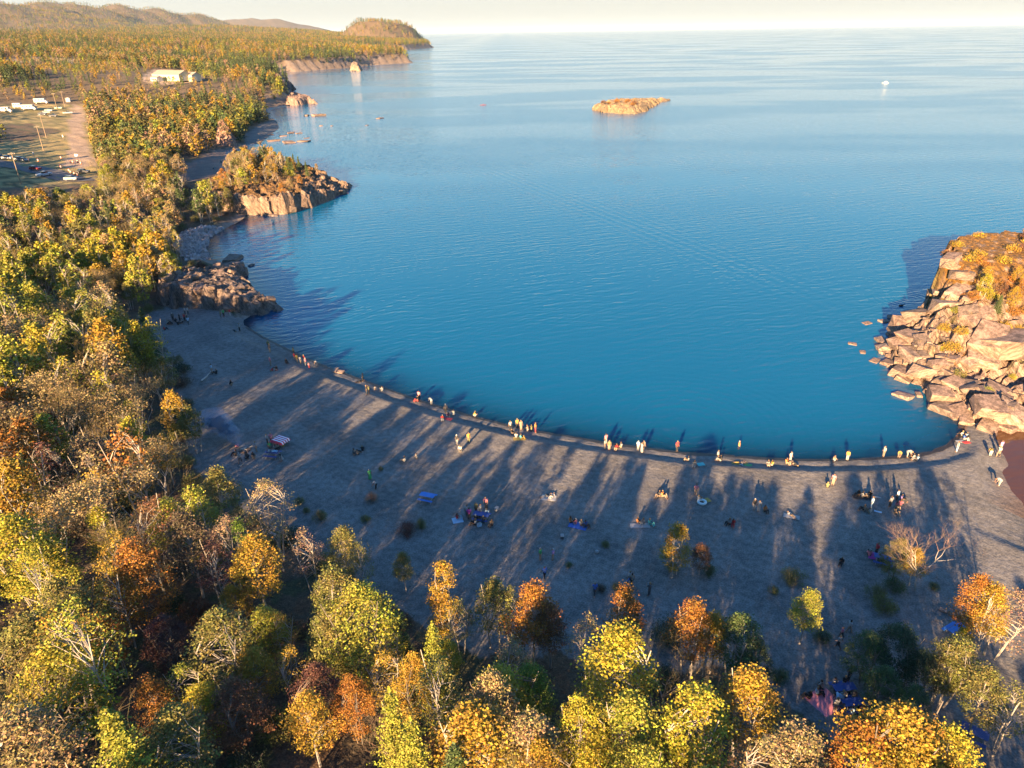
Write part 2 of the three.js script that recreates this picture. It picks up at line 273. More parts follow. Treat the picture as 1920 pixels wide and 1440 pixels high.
// every tree is built 10 m tall; prof(t) is the crown's radius at the share t of its height
function broad(seed, { base, prof, stems, clumps, leaves, size, spread = .12, rad = .8, sides = 5, twigs = true }) {
  const R = rngOf(seed), crown = new Geo(), wood = new Geo(), tops = [];
  for (let s = 0; s < stems; s++) {
    const a = s / stems * 6.28 + R(), q = stems > 1 ? .25 + R() * .3 : 0, e = (stems > 1 ? .5 + R() : .3 * R()) * spread * 8, h = 7 + R() * 2.3;
    const st = [[Math.cos(a) * q, -.4, Math.sin(a) * q], [Math.cos(a) * (q + e * .25), h * .3, Math.sin(a) * (q + e * .25)], [Math.cos(a + .3) * (q + e * .6), h * .65, Math.sin(a + .3) * (q + e * .6)], [Math.cos(a + .2) * (q + e), h, Math.sin(a + .2) * (q + e)]];
    wood.limb(st, stems > 1 ? .085 : .13, .025, sides, W1); tops.push(st);
  }
  const lobes = []; for (let i = 0; i < 7; i++) lobes.push([R() * 6.28, R(), .7 + R() * .55]);
  for (let i = 0; i < clumps; i++) {
    const t = Math.pow(R(), .85), a = R() * 6.283; let f = 1;
    for (const [la, lt, lf] of lobes) { const d = Math.abs(((a - la + 9.42) % 6.283) - 3.1416), w = Math.exp(-d * d * 1.2 - ((t - lt) ** 2) * 9); f = lerp(f, lf, w); }
    const r = prof(t) * 10 * f * Math.sqrt(.16 + .84 * Math.pow(R(), .55)), x = Math.cos(a) * r, z = Math.sin(a) * r, y = lerp(base, 1, t) * 10 - .25;
    const st = tops[Math.floor(R() * tops.length)], sy = Math.min(y * .8, st[3][1] * .95), k = clamp(sy / st[3][1] * 3, 0, 2.99), b = Math.floor(k), sp = [0, 1, 2].map((m) => lerp(st[b][m], st[b + 1][m], k - b));
    if (twigs && i % 2 === 0) wood.limb(bend(sp, [x, y, z], .35, R), .035, .01, 3, W1);
    const tn = tone(R, .24), cr = rad * (.55 + R() * .7);
    for (let l = 0; l < leaves; l++) {
      const u = R() * 6.283, v = Math.acos(2 * R() - 1), q = cr * Math.pow(R(), .45), kk = tone(R, .2);
      crown.leaf(x + q * Math.sin(v) * Math.cos(u), y + q * Math.cos(v) * .75, z + q * Math.sin(v) * Math.sin(u), size * (.65 + R() * .7), R, [tn[0] * kk[0], tn[1] * kk[1], tn[2] * kk[2]]);
    }
  }
  return { crown: crown.build(), wood: wood.build() };
}
function bareTree(seed, depth, twigLeaf, sides = 4) {
  const R = rngOf(seed), crown = new Geo(), wood = new Geo();
  const grow = (p, d, len, r, n) => {
    const q = [p[0] + d.x * len, p[1] + d.y * len, p[2] + d.z * len], m = [lerp(p[0], q[0], .5) + (R() - .5) * len * .14, lerp(p[1], q[1], .5), lerp(p[2], q[2], .5) + (R() - .5) * len * .14];
    (n <= depth - 3 ? crown : wood).limb(n > 2 ? [p, m, q] : [p, q], r, r * .6, n > 3 ? sides : 3, n <= depth - 3 ? tone(R, .15) : W1);
    if (!n) { if (twigLeaf) for (let i = 0; i < twigLeaf; i++) crown.leaf(q[0] + (R() - .5) * .8, q[1] + (R() - .5) * .8, q[2] + (R() - .5) * .8, .075, R, tone(R, .25)); return; }
    const kids = n === depth ? 4 : 2 + (R() < .75 ? 1 : 0);
    for (let i = 0; i < kids; i++) { const e = V(R() - .5, R() * .35, R() - .5).normalize().multiplyScalar(.62 + R() * .3).add(d).normalize(); e.y = Math.max(e.y, .12); grow(i ? [lerp(p[0], q[0], .75 + .25 * R()), lerp(p[1], q[1], .75 + .25 * R()), lerp(p[2], q[2], .75 + .25 * R())] : q, e.normalize(), len * (.66 + R() * .16), r * .54, n - 1); }
  };
  grow([0, -.4, 0], V(.05, 1, .05).normalize(), 2.9, .105, depth);
  return { crown: crown.build(), wood: wood.build() };
}
function spruce(seed, levels, perLevel, w, tuft, m = 1) {
  const R = rngOf(seed), crown = new Geo(), wood = new Geo();
  wood.limb([[0, -.4, 0], [.03, 5, .02], [0, 9.9, 0]], .16, .02, 5, W1);
  for (let l = 0; l < levels; l++) {
    const t = l / levels, y = lerp(1.1, 9.7, t), len = w * (1.02 - Math.pow(t, 1.15)) * (.75 + R() * .5) + .18, n = Math.max(4, Math.round(perLevel * (1.1 - t * .6))), a0 = R() * 6.28;
    for (let b = 0; b < n; b++) {
      const a = a0 + b / n * 6.28 + (R() - .5) * .4, L = len * (.75 + R() * .45), tn = tone(R, .28);
      for (let k = 0; k < tuft; k++) { const q = (k + .6) / tuft, x = Math.cos(a) * L * q, z = Math.sin(a) * L * q, yy = y - L * q * .28 + .12 * R(); crown.leaf(x + (R() - .5) * .3, yy, z + (R() - .5) * .3, m * (.24 - .07 * q) * (.8 + R() * .5) * (w > 1.6 ? 1.15 : 1), R, tn); }
    }
  }
  for (let k = 0; k < 8; k++) crown.leaf(0, 9.5 + R() * .5, 0, .16, R, W1);
  return { crown: crown.build(), wood: wood.build() };
}
function shrubGeo(seed, lobes, leaves, size) {   // built 3 m tall, 4 m wide
  const R = rngOf(seed), crown = new Geo(), wood = new Geo();
  for (let i = 0; i < lobes; i++) {
    const a = R() * 6.283, q = Math.sqrt(R()) * 1.55, x = Math.cos(a) * q, z = Math.sin(a) * q, h = (2.55 - q * .75) * (.6 + R() * .45), tn = tone(R, .28);
    wood.limb(bend([x * .2, -.2, z * .2], [x, h, z], .2, R), .035, .012, 3, W1);
    for (let l = 0; l < leaves; l++) { const u = R() * 6.283, v = Math.acos(2 * R() - 1), s = .62 * Math.pow(R(), .45), kk = tone(R, .2); crown.leaf(x + s * Math.sin(v) * Math.cos(u), Math.max(.08, h - .15 + s * Math.cos(v) - R() * h * .45), z + s * Math.sin(v) * Math.sin(u), size * (.65 + R() * .7), R, [tn[0] * kk[0], tn[1] * kk[1], tn[2] * kk[2]]); }
  }
  return { crown: crown.build(), wood: wood.build() };
}
const egg = (m, p = .42, q = .9) => (t) => m * Math.pow(Math.sin(Math.PI * Math.pow(clamp(t, .02, .99), p / .5 * .72)), q);
// f scales the number of leaves, m their size
const mkKinds = (f, m) => ({
  birch: [[31, 3], [32, 1], [33, 4], [34, 2]].map(([s, n]) => broad(s, { base: .36, prof: egg(.185), stems: n, clumps: 92, leaves: Math.round(44 * f), size: .15 * m, rad: .8 })),
  column: [41, 42].map((s) => broad(s, { base: .2, prof: (t) => .165 * Math.pow(1 - t, .6) * Math.pow(clamp(t * 5), .5) + .012, stems: 2, clumps: 90, leaves: Math.round(42 * f), size: .145 * m, rad: .62, spread: .03 })),
  round: [51, 52, 53].map((s) => broad(s, { base: .2, prof: egg(.27, .46, .75), stems: 3, clumps: 120, leaves: Math.round(46 * f), size: .16 * m, rad: .85, spread: .22 })),
  sparse: [61, 62].map((s) => broad(s, { base: .36, prof: egg(.2), stems: 2, clumps: 66, leaves: Math.round(17 * f), size: .14 * m, rad: .7 })),
  bare: [bareTree(71, 6, 0), bareTree(72, 6, 4)],
  spruce: [spruce(81, 32, 13, 1.75, Math.round(13 * f), m * .6), spruce(82, 32, 12, 2.05, Math.round(13 * f), m * .6)],
  shrub: [91, 92, 93].map((s) => shrubGeo(s, 38, Math.round(56 * f), .11 * m)),
});
const LOD = [mkKinds(1.7, .47), mkKinds(.72, .78), mkKinds(.32, 1.35)], KIND = LOD[1];
const LOW = {
  leafy: [101, 102, 103].map((s) => broad(s, { base: .16, prof: egg(.25, .45, .8), stems: 1, clumps: 30, leaves: 9, size: .42, rad: 1, sides: 3, twigs: false })),
  thin: [104].map((s) => broad(s, { base: .3, prof: egg(.2), stems: 2, clumps: 18, leaves: 5, size: .3, rad: .8, sides: 3, twigs: true })),
  spruce: [spruce(105, 10, 7, 1.7, 3, 1.5)],
};
const HUE = {
  yellow: [.29, .245, .015], gold: [.3, .185, .014], orange: [.28, .115, .013], rust: [.15, .066, .026], maroon: [.095, .036, .024], lime: [.12, .18, .016], 'yellow-green': [.225, .222, .02],
  olive: [.145, .132, .028], 'dark green': [.04, .06, .022], tan: [.25, .18, .075], pink: [.235, .15, .095], green: [.065, .095, .024], brown: [.085, .06, .034],
};
const crownM = {}, barkM = { white: std(.3, .265, .23, { name: 'birch bark' }), grey: std(.13, .11, .095, { name: 'bark' }) };
for (const k in HUE) HUE[k] = HUE[k].map((v) => v * .86);
for (const k in HUE) crownM[k] = new THREE.MeshStandardMaterial({ name: k + ' leaves', color: C(...HUE[k]), vertexColors: true, roughness: .8, side: THREE.DoubleSide });
const hueWord = { yellow: 'bright yellow', gold: 'golden', orange: 'orange', rust: 'rusty brown', maroon: 'dark maroon', lime: 'lime green', 'yellow-green': 'yellow-green', olive: 'olive', 'dark green': 'dark green', tan: 'tan', pink: 'pinkish brown', green: 'green', brown: 'dull brown' };
const kindWord = { birch: 'pale-stemmed birch', column: 'narrow upright birch', round: 'round-crowned tree', sparse: 'thin half-bare birch', bare: 'leafless spreading tree', spruce: 'pointed spruce', shrub: 'low leafy shrub' };
const kindName = { birch: 'birch_tree', column: 'birch_tree', round: 'maple_tree', sparse: 'birch_tree', bare: 'bare_tree', spruce: 'spruce_tree', shrub: 'shrub' };
function place(x, z) {
  const d = Math.hypot(x, z);
  if (inPoly(BEACH, x, z)) return x > 18 ? 'on the dark sand near the picnic groups' : 'standing alone on the shaded dark sand';
  if (x > 55 && z < -80) return 'on the sunlit rock headland';
  if (z > -48) return x > 8 ? 'in the wood edge behind the pink blanket' : x > -16 ? 'in the wood edge behind the mid-beach' : 'in the deep wood behind the beach';
  if (z > -80) return x > -14 ? 'at the wood edge facing the blue picnic table' : 'in the wood sloping down to the beach';
  if (z > -108) return 'in the wood beside the campfire';
  if (z > -150) return 'in the wood behind the low rock point';
  if (z > -205) return 'in the wood behind the pale cobble cove';
  if (x > -100) return 'on the tree-topped rock point';
  return 'in the wood below the paved road';
}
const individuals = [];
function addTree(x, z, H, kind, hue, { w = 1, v, y, extra } = {}) {
  const R = rngOf(Math.round(x * 131 + z * 977)), far_ = Math.hypot(x, z, 45), set = LOD[far_ < 85 ? 0 : far_ < 150 ? 1 : 2][kind], q = set[(v ?? Math.floor(R() * set.length)) % set.length], o = new THREE.Group();
  const s = kind === 'shrub' ? H / 3 : H / 10;
  part(kind === 'bare' ? 'twigs' : 'crown', q.crown, kind === 'bare' ? (hue === 'grey' ? barkM.grey : crownM[hue]) : crownM[hue], o);
  part(kind === 'shrub' ? 'stems' : 'trunk', q.wood, ['birch', 'sparse', 'column', 'bare'].includes(kind) ? barkM.white : barkM.grey, o);
  o.position.set(x, y ?? terr(x, z), z); o.rotation.y = R() * 6.283; o.rotation.x = (R() - .5) * .09; o.rotation.z = (R() - .5) * .09; o.scale.set(s * w, s, s * w);
  const size = kind === 'shrub' ? (H > 2.6 ? 'big ' : '') : H > 9.5 ? 'tall ' : H < 6 ? 'small ' : '';
  const lab = extra ?? `${size}${hueWord[hue] ?? ''} ${kindWord[kind]} ${place(x, z)}`;
  tag(o, lab, kind === 'shrub' ? 'shrub' : 'tree', extra ? undefined : lab);
  individuals.push([x, z]); return top(o, kindName[kind]);
}
// trees that can be picked out in the photograph: pixel of the top, height, kind, colour
const listed = [
  [1273, 988, 6.2, 'column', 'gold', 1.5], [1318, 1022, 3.8, 'birch', 'rust', 1.5], [1522, 1106, 6.4, 'birch', 'yellow-green', 1.1], [754, 1038, 4.8, 'birch', 'olive', 1.1], [829, 1066, 8.6, 'column', 'gold', 1.15], [860, 1130, 6, 'sparse', 'olive', 1.2], [1000, 1098, 9, 'birch', 'orange', 1.15], [1035, 1130, 7.5, 'birch', 'rust', 1], [925, 1092, 7.8, 'birch', 'olive', 1.15], [960, 1100, 7, 'sparse', 'olive', 1.2],
  [1177, 1099, 8, 'column', 'orange', 1.3], [1105, 1155, 7, 'sparse', 'tan', 1.2], [1305, 1136, 8, 'birch', 'orange', 1.25], [1340, 1150, 7, 'birch', 'gold', 1], [1395, 1150, 7.5, 'birch', 'green', 1.3], [1420, 1200, 5, 'round', 'dark green', 1], [1160, 1192, 11, 'birch', 'yellow', 1.3], [995, 1252, 7, 'round', 'lime', .95], [1255, 1208, 8, 'bare', 'tan', 1.2], [1225, 1290, 8, 'bare', 'tan', 1.2], [1085, 1322, 9, 'birch', 'yellow', .9], [1115, 1330, 8.5, 'column', 'yellow', 1.2],
  [1310, 1300, 10, 'birch', 'yellow', 1.3], [1420, 1266, 9, 'birch', 'gold', 1.3], [1700, 1335, 11, 'round', 'gold', 1.15], [1640, 1370, 9, 'round', 'orange', 1], [1790, 1376, 10, 'round', 'yellow', 1], [1740, 1400, 10, 'round', 'gold', 1], [1500, 1372, 9, 'birch', 'tan', 1.3], [1450, 1390, 9, 'sparse', 'tan', 1.4], [930, 1278, 10.5, 'round', 'tan', .8], [880, 1330, 10, 'birch', 'gold', 1.4], [985, 1345, 9, 'birch', 'tan', 1.2], [1010, 1395, 8, 'round', 'gold', .9], [808, 1166, 11, 'spruce', 'yellow-green', .8],
  [765, 1234, 8, 'round', 'gold', .75], [728, 1290, 12, 'spruce', 'yellow-green', .9], [772, 1358, 11, 'spruce', 'yellow-green', 1], [736, 1352, 9, 'bare', 'pink', .8], [240, 1024, 10, 'round', 'orange', 1], [190, 1155, 7, 'birch', 'orange', 1.1], [212, 1326, 12, 'spruce', 'yellow-green', 1.3], [45, 1312, 12, 'bare', 'tan', 1.5], [20, 1340, 10, 'birch', 'tan', 1.5], [95, 1160, 10, 'sparse', 'gold', 1.6], [400, 1150, 9.5, 'birch', 'olive', 1.3], [670, 1100, 10.5, 'round', 'yellow-green', 1.05], [620, 1140, 8, 'round', 'olive', 1],
  [430, 1283, 7, 'round', 'rust', 1.1], [585, 1255, 7, 'round', 'maroon', 1], [655, 1268, 7, 'round', 'orange', .8], [270, 1275, 7, 'birch', 'orange', 1], [300, 1160, 6, 'round', 'maroon', 1.1], [365, 920, 10.5, 'column', 'yellow-green', 1.3], [448, 975, 9, 'column', 'lime', .9], [310, 945, 9, 'birch', 'yellow-green', 1.2], [170, 958, 9, 'column', 'yellow', 1.1], [495, 905, 10, 'sparse', 'tan', 1.2], [510, 960, 8, 'bare', 'tan', 1], [405, 880, 9, 'birch', 'olive', 1.2], [640, 990, 8, 'birch', 'olive', 1.1], [570, 992, 8, 'sparse', 'pink', 1.1], [670, 1018, 7, 'sparse', 'olive', 1], [470, 1010, 9.5, 'birch', 'gold', 1.3], [415, 965, 9, 'sparse', 'pink', 1.1],
  [430, 1100, 6, 'round', 'gold', .8], [1755, 985, 8.5, 'bare', 'pink', 1.35], [1690, 1015, 5.2, 'round', 'olive', .95], [1725, 1032, 4.5, 'birch', 'gold', 1.3], [1845, 1088, 8, 'birch', 'orange', 1], [1872, 1108, 8, 'birch', 'gold', 1], [1905, 1105, 8, 'sparse', 'pink', 1.5], [1690, 1172, 6.5, 'round', 'dark green', 1.2], [1640, 1190, 5.5, 'round', 'green', 1.2], [1735, 1225, 5.5, 'round', 'dark green', 1], [1665, 1255, 5, 'round', 'green', 1.1], [1800, 1200, 7, 'birch', 'olive', 1.4], [1785, 1232, 5.5, 'birch', 'olive', 1.3], [1862, 1262, 7, 'birch', 'olive', 1.2], [1910, 1290, 7, 'sparse', 'olive', 1.2], [1720, 1290, 5, 'round', 'green', 1], [1880, 1150, 4, 'birch', 'yellow', 1.2], [1812, 1178, 3.5, 'birch', 'yellow', 1.2],
  [300, 302, 11, 'round', 'yellow', .95], [210, 428, 11, 'round', 'yellow', .8], [288, 436, 11, 'column', 'gold', 1.5], [140, 388, 11, 'round', 'yellow', .85], [100, 610, 11, 'birch', 'gold', 1.3], [85, 478, 8, 'round', 'gold', .6], [212, 600, 10, 'birch', 'yellow-green', 1.2], [285, 650, 7, 'spruce', 'yellow-green', .7], [300, 672, 7, 'birch', 'olive', 1.3], [318, 735, 8.5, 'birch', 'gold', 1], [350, 762, 7, 'birch', 'olive', 1.1], [302, 818, 7, 'birch', 'gold', .9], [240, 782, 9, 'round', 'yellow', .7], [200, 768, 9, 'bare', 'tan', 1.1], [225, 815, 8, 'birch', 'orange', 1], [82, 780, 9, 'birch', 'yellow-green', 1.2], [160, 850, 10, 'sparse', 'tan', 1.2], [175, 880, 9.5, 'sparse', 'gold', 1.2], [15, 965, 11, 'birch', 'yellow', 1.5], [80, 930, 9, 'bare', 'tan', .9], [55, 1010, 9, 'birch', 'yellow-green', 1.5], [180, 530, 11, 'bare', 'tan', 1.1], [155, 545, 11, 'sparse', 'yellow-green', 1.4], [190, 530, 12, 'sparse', 'tan', 1.1], [125, 490, 11, 'sparse', 'yellow-green', 1.3], [60, 560, 11, 'birch', 'yellow-green', 1.3], [20, 500, 10, 'birch', 'yellow-green', 1.3], [250, 480, 11, 'round', 'yellow-green', .8], [315, 517, 4.5, 'birch', 'lime', 1.2], [30, 370, 11, 'birch', 'yellow', 1.3], [75, 355, 10, 'birch', 'gold', 1.3],
];
for (const [px, py, H, kind, hue, w = 1] of listed) { const p = T(px, py, H * (kind === 'bare' ? .92 : .97)); addTree(p.x, p.z, H, kind, hue, { w }); }
for (const [px, py, H, hue, w] of [[1487, 1088, 1.9, 'olive', 1.15], [765, 1000, 2, 'maroon', 1], [790, 990, 1.7, 'olive', .7], [697, 940, 1.7, 'pink', .8], [686, 977, 1.1, 'olive', 1], [600, 975, 1.7, 'olive', .9], [562, 945, 1.4, 'olive', .8], [1135, 1026, 1.2, 'olive', .7], [1067, 1062, .7, 'olive', 1], [1125, 1108, 1.1, 'brown', 1], [1157, 1106, 1.2, 'olive', .8], [1250, 1200, 3.4, 'dark green', .8], [1640, 1120, 1.9, 'olive', .9], [1676, 1108, 2.1, 'green', .9], [1657, 1145, 2.1, 'olive', 1], [1449, 1112, 1.2, 'green', .8], [1460, 1275, 1.5, 'green', 1], [1540, 1200, 1.6, 'green', .9], [714, 882, .8, 'olive', .7], [1330, 1078, 1.9, 'green', .7], [1260, 1068, 1.4, 'gold', .8], [1750, 1105, 1.2, 'green', .8], [575, 960, .9, 'olive', .9]]) { const p = T(px, py); addTree(p.x, p.z, H, 'shrub', hue, { w }); }

// the rest of the wood, filled in at random: the largest in view are things of their own, the others one mass
{
  const R = rngOf(303), cand = [], road = landPoly([[-60, 300], [0, 306], [50, 315], [95, 325], [125, 334], [150, 338], [185, 336], [230, 330]]), pr = V(0, 0, 0);
  const COB = landPoly([[322, 470], [335, 435], [380, 420], [425, 425], [388, 455], [395, 485]]), SPUR = polyOf([[325, 580], [340, 540], [395, 505], [440, 500], [540, 580], [470, 605], [400, 590]]);
  const free = (x, z) => !inPoly(BEACH, x, z) && !inPoly(COVE, x, z) && !inPoly(COVE2, x, z) && !inPoly(DIRT, x, z) && !inPoly(FIELD, x, z) && !inPoly(LOT, x, z) && !inPoly(VERGE, x, z) && !inPoly(PAD, x, z) && !inPoly(TRACK, x, z) && !inPoly(COB, x, z) && !inPoly(SPUR, x, z);
  const hides = (x, y, z) => { const [px, py] = pixelOf(x, y, z); return OPENP.some((P) => inPoly(P, px, py)); };
  const step = 3.1;
  for (let gz = -345; gz < 75; gz += step) for (let gx = -330; gx < 60; gx += step) {
    const x = gx + (R() - .5) * step * .95, z = gz + (R() - .5) * step * .95, a = Math.atan2(x, -z) * 57.3, r = Math.hypot(x, z), r1 = R(), r2 = R(), r3 = R(), r4 = R(), r5 = R();
    if (z < -30 && (a < -45 || a > 42)) continue;
    if (z >= -30 && (x < -75 || x > 62)) continue;
    if (r > 345 || (r > 130 && r1 < .3)) continue;
    const d = shoreDist(x, z); if (d < 5 || (z > -60 && z < -34 && x > 0 && d < 26) || !free(x, z) || distPoly(road, x, z, false) < 8) continue;
    if (z > -44 && z < -33 && x > 12 && r1 < .9) continue;   // open ground behind the sunlit end of the beach
    if (z > -33 && x > -22 && r1 < (x > 14 ? .5 : .6)) continue;
    let crowded = false; for (const [tx, tz] of individuals) if ((tx - x) ** 2 + (tz - z) ** 2 < 4.5) { crowded = true; break; } if (crowded) continue;
    const y = terr(x, z), n = noise2(x * .035, z * .035), n2 = noise2(x * .06 + 40, z * .06), edge = Math.min(distPoly(BEACH, x, z), d);
    let kind, hue, H;
    const deep = z > -80 && x < -12;
    if (r2 < (deep ? .42 : .26) || edge < 3) { kind = 'shrub'; H = 1.8 + r3 * 1.9; hue = n2 > .3 ? ['rust', 'maroon', 'brown'][Math.floor(r4 * 3)] : n2 > -.2 ? ['olive', 'brown', 'olive'][Math.floor(r4 * 3)] : ['olive', 'green', 'dark green'][Math.floor(r4 * 3)]; }
    else if (deep) { kind = ['birch', 'sparse', 'round', 'sparse', 'birch', 'bare'][Math.floor(r4 * 6)]; H = kind === 'round' ? 4.5 + r3 * 2.8 : 6.4 + r3 * 3.2; hue = n > .25 ? ['rust', 'maroon', 'orange', 'brown'][Math.floor(r5 * 4)] : n > -.2 ? ['olive', 'rust', 'tan', 'gold', 'orange'][Math.floor(r5 * 5)] : ['olive', 'yellow', 'gold', 'yellow-green'][Math.floor(r5 * 4)]; }
    else if (r < 190) { kind = ['birch', 'birch', 'sparse', 'round', 'sparse', 'bare', 'birch'][Math.floor(r4 * 7)]; H = (kind === 'round' ? 6 : 7) + r3 * 3.6; hue = n > .3 ? ['gold', 'yellow', 'olive', 'tan'][Math.floor(r5 * 4)] : n > -.25 ? ['yellow-green', 'olive', 'yellow', 'yellow', 'yellow-green'][Math.floor(r5 * 5)] : ['yellow-green', 'yellow', 'yellow', 'yellow-green'][Math.floor(r5 * 4)]; if (r5 < .06) { kind = 'spruce'; hue = 'green'; } }
    else { kind = ['birch', 'sparse', 'round', 'bare', 'birch', 'sparse'][Math.floor(r4 * 6)]; H = 7 + r3 * 4; hue = n > .2 ? ['tan', 'pink', 'gold', 'tan'][Math.floor(r5 * 4)] : n > -.3 ? ['gold', 'tan', 'olive', 'yellow-green'][Math.floor(r5 * 4)] : ['olive', 'yellow-green', 'green', 'gold'][Math.floor(r5 * 4)]; if (r5 < .07) { kind = 'spruce'; hue = 'green'; } }
    if (kind === 'bare' && !['tan', 'pink'].includes(hue)) hue = 'tan';
    if (edge < 7) H *= .75;
    if (kind !== 'shrub' && x < -28 && z > -112 && z < -30) H *= 1.4;
    if (z < -150 && (hides(x, y + H, z) || hides(x, y + H * .55, z))) continue;
    pr.set(x, y + H * .6, z).project(camera);
    const view = pr.z < 1 && Math.abs(pr.x) < 1.03 && pr.y > -1.12 && pr.y < 1 && z < -20;
    cand.push({ x, y, z, H, kind, hue, v: Math.floor(r1 * 12), view, size: view ? H / V(x, y - 50, z).length() : 0, turn: r3 * 6.28, w: .9 + r2 * .3 });
  }
  cand.sort((a, b) => b.size - a.size);
  const things = cand.filter((c) => c.view).slice(0, 300), rest = cand.filter((c) => !things.includes(c));
  for (const c of things) addTree(c.x, c.z, c.H, c.kind, c.hue, { w: c.w, v: c.v, y: c.y });
  const mass = new THREE.Group(), bins = {}, m4 = new THREE.Matrix4(), q = new THREE.Quaternion(), up = V(0, 1, 0);
  for (const c of rest) { const v = c.v % KIND[c.kind].length, k = c.kind + ':' + v; (bins[k] ??= []).push(c); }
  const leafM = new THREE.MeshStandardMaterial({ name: 'leaves', vertexColors: true, roughness: .8, side: THREE.DoubleSide });
  for (const k in bins) {
    const [kind, v] = k.split(':'), g = KIND[kind][+v], L = bins[k];
    for (const [name, geo, m, bark] of [['crown', g.crown, leafM, 0], ['trunk', g.wood, ['spruce', 'shrub', 'round'].includes(kind) ? barkM.grey : barkM.white, 1]]) {
      const I = new THREE.InstancedMesh(geo, m, L.length); I.name = kind + '_' + name; I.castShadow = I.receiveShadow = true;
      L.forEach((c, i) => { const s = kind === 'shrub' ? c.H / 3 : c.H / 10; m4.compose(V(c.x, c.y, c.z), q.setFromAxisAngle(up, c.turn), V(s * c.w, s, s * c.w)); I.setMatrixAt(i, m4); if (!bark) I.setColorAt(i, C(...HUE[c.hue])); });
      mass.add(I);
    }
  }
  tag(mass, 'autumn wood of birches and shrubs filling the slope behind the beach', 'wood', null, 'stuff'); mass.name = numbered('woodland'); scene.add(mass);

  // far woods, out to the hills
  const far = new THREE.Group(), F = { leafy: [[], [], []], thin: [[]], spruce: [[]] };
  const band = (r0, r1, step, sc) => {
    const area = .5 * (r1 * r1 - r0 * r0) * (60 / 57.3), N = Math.floor(area / (step * step));
    for (let i = 0; i < N; i++) {
      const r = Math.sqrt(r0 * r0 + R() * (r1 * r1 - r0 * r0)), a = (-50 + R() * 60) / 57.3, x = Math.sin(a) * r, z = -Math.cos(a) * r, c1 = R(), c2 = R(), c3 = R(), c4 = R();
      if (a > -.05 && r < 2000) continue;
      pr.set(x, 20, z).project(camera); if (pr.x < -1.25) continue;
      if (!inPoly(LAND, x, z)) continue;
      const d = distPoly(LAND, x, z); if (d < 6 || (r < 700 && !free(x, z)) || (r >= 700 && (inPoly(TRACK, x, z) || inPoly(PAD, x, z)))) continue;
      const n = fbm(x * .004, z * .004, 3), n2 = noise2(x * .012, z * .012), n3 = noise2(x * .0045 + 7, z * .0045);
      if (r < 1100 && n3 > .35 && x < -200 && c4 < .6) continue;      // open brushy ground
      const con = c1 < (r > 480 ? .12 + .75 * smooth(0, .35, n) : .06 + .12 * smooth(0, .5, n)) + (d < 60 && r > 480 ? .25 : 0);
      const set = con ? F.spruce[0] : c2 < .22 && r < 800 ? F.thin[0] : F.leafy[Math.floor(c2 * 2.99)];
      const hue = con ? (c3 < .6 ? HUE['dark green'] : HUE.green) : n2 > .25 ? [HUE.tan, HUE.gold, HUE.pink][Math.floor(c3 * 3)] : n2 > -.3 ? [HUE.olive, HUE.gold, HUE.tan, HUE.olive][Math.floor(c3 * 4)] : [HUE.olive, HUE['yellow-green'], HUE.green][Math.floor(c3 * 3)];
      const H = sc * (con ? 10 + c4 * 4 : 7.5 + c4 * 4.5) * (r < 1100 && n3 > .2 && x < -200 ? .6 : 1), m = .85 + .3 * c3;
      const ty = terr(x, z, d); if (r < 700 && (hides(x, ty + H, z) || hides(x, ty + H * .5, z))) continue;
      set.push([x, ty, z, H, hue.map((q) => q * m * .95), c4 * 6.28]);
    }
  };
  band(300, 560, 5, 1); band(560, 1150, 6.4, 1); band(1150, 3400, 11.5, 1.15); band(3400, 11500, 23, 1.5);
  for (const k in F) F[k].forEach((L, v) => {
    if (!L.length) return;
    const g = LOW[k][v], geo = mergeGeometries([g.crown, g.wood]); const I = new THREE.InstancedMesh(geo, leafM, L.length); I.name = k + '_trees'; I.castShadow = I.receiveShadow = true;
    L.forEach((c, i) => { const s = c[3] / 10; m4.compose(V(c[0], c[1], c[2]), q.setFromAxisAngle(up, c[5]), V(s, s, s)); I.setMatrixAt(i, m4); I.setColorAt(i, C(...c[4])); }); far.add(I);
  });
  tag(far, 'far-off autumn forest running inland to the hills', 'forest', null, 'stuff'); far.name = numbered('far_forest'); scene.add(far);
}
// ---------------------------------------------------------------- rock masses: blocky heightfields cut by cracks
function hash2(i, j, s) { let h = Math.imul(i + 7919 * s, 374761393) ^ Math.imul(j + 104729, 668265263); h = Math.imul(h ^ (h >>> 13), 1274126177); h ^= h >>> 16; return (h >>> 0) / 4294967296; }
function blocks(x, z, cell, s) {   // height of a jointed block field: each cell is a tilted block, with a groove between blocks
  const ci = Math.floor(x / cell), cj = Math.floor(z / cell); let f1 = 9, f2 = 9, bi = 0, bj = 0, bx = 0, bz = 0;
  for (let i = ci - 1; i <= ci + 1; i++) for (let j = cj - 1; j <= cj + 1; j++) {
    const px = i + .5 + (hash2(i, j, s) - .5) * .9, pz = j + .5 + (hash2(i, j, s + 1) - .5) * .9, d = Math.hypot(x / cell - px, z / cell - pz);
    if (d < f1) { f2 = f1; f1 = d; bi = i; bj = j; bx = px; bz = pz; } else if (d < f2) f2 = d;
  }
  return [(hash2(bi, bj, s + 2) - .5) + (hash2(bi, bj, s + 3) - .5) * 1.3 * (x / cell - bx) + (hash2(bi, bj, s + 4) - .5) * 1.3 * (z / cell - bz), f2 - f1, hash2(bi, bj, s + 5)];
}
function boxUV(g, s = .3) { const p = g.attributes.position, u = new Float32Array(p.count * 2); for (let i = 0; i < p.count; i++) { u[i * 2] = (p.getX(i) + p.getY(i) * .6) * s; u[i * 2 + 1] = (p.getZ(i) + p.getY(i) * .8) * s; } g.setAttribute('uv', new THREE.BufferAttribute(u, 2)); return g; }
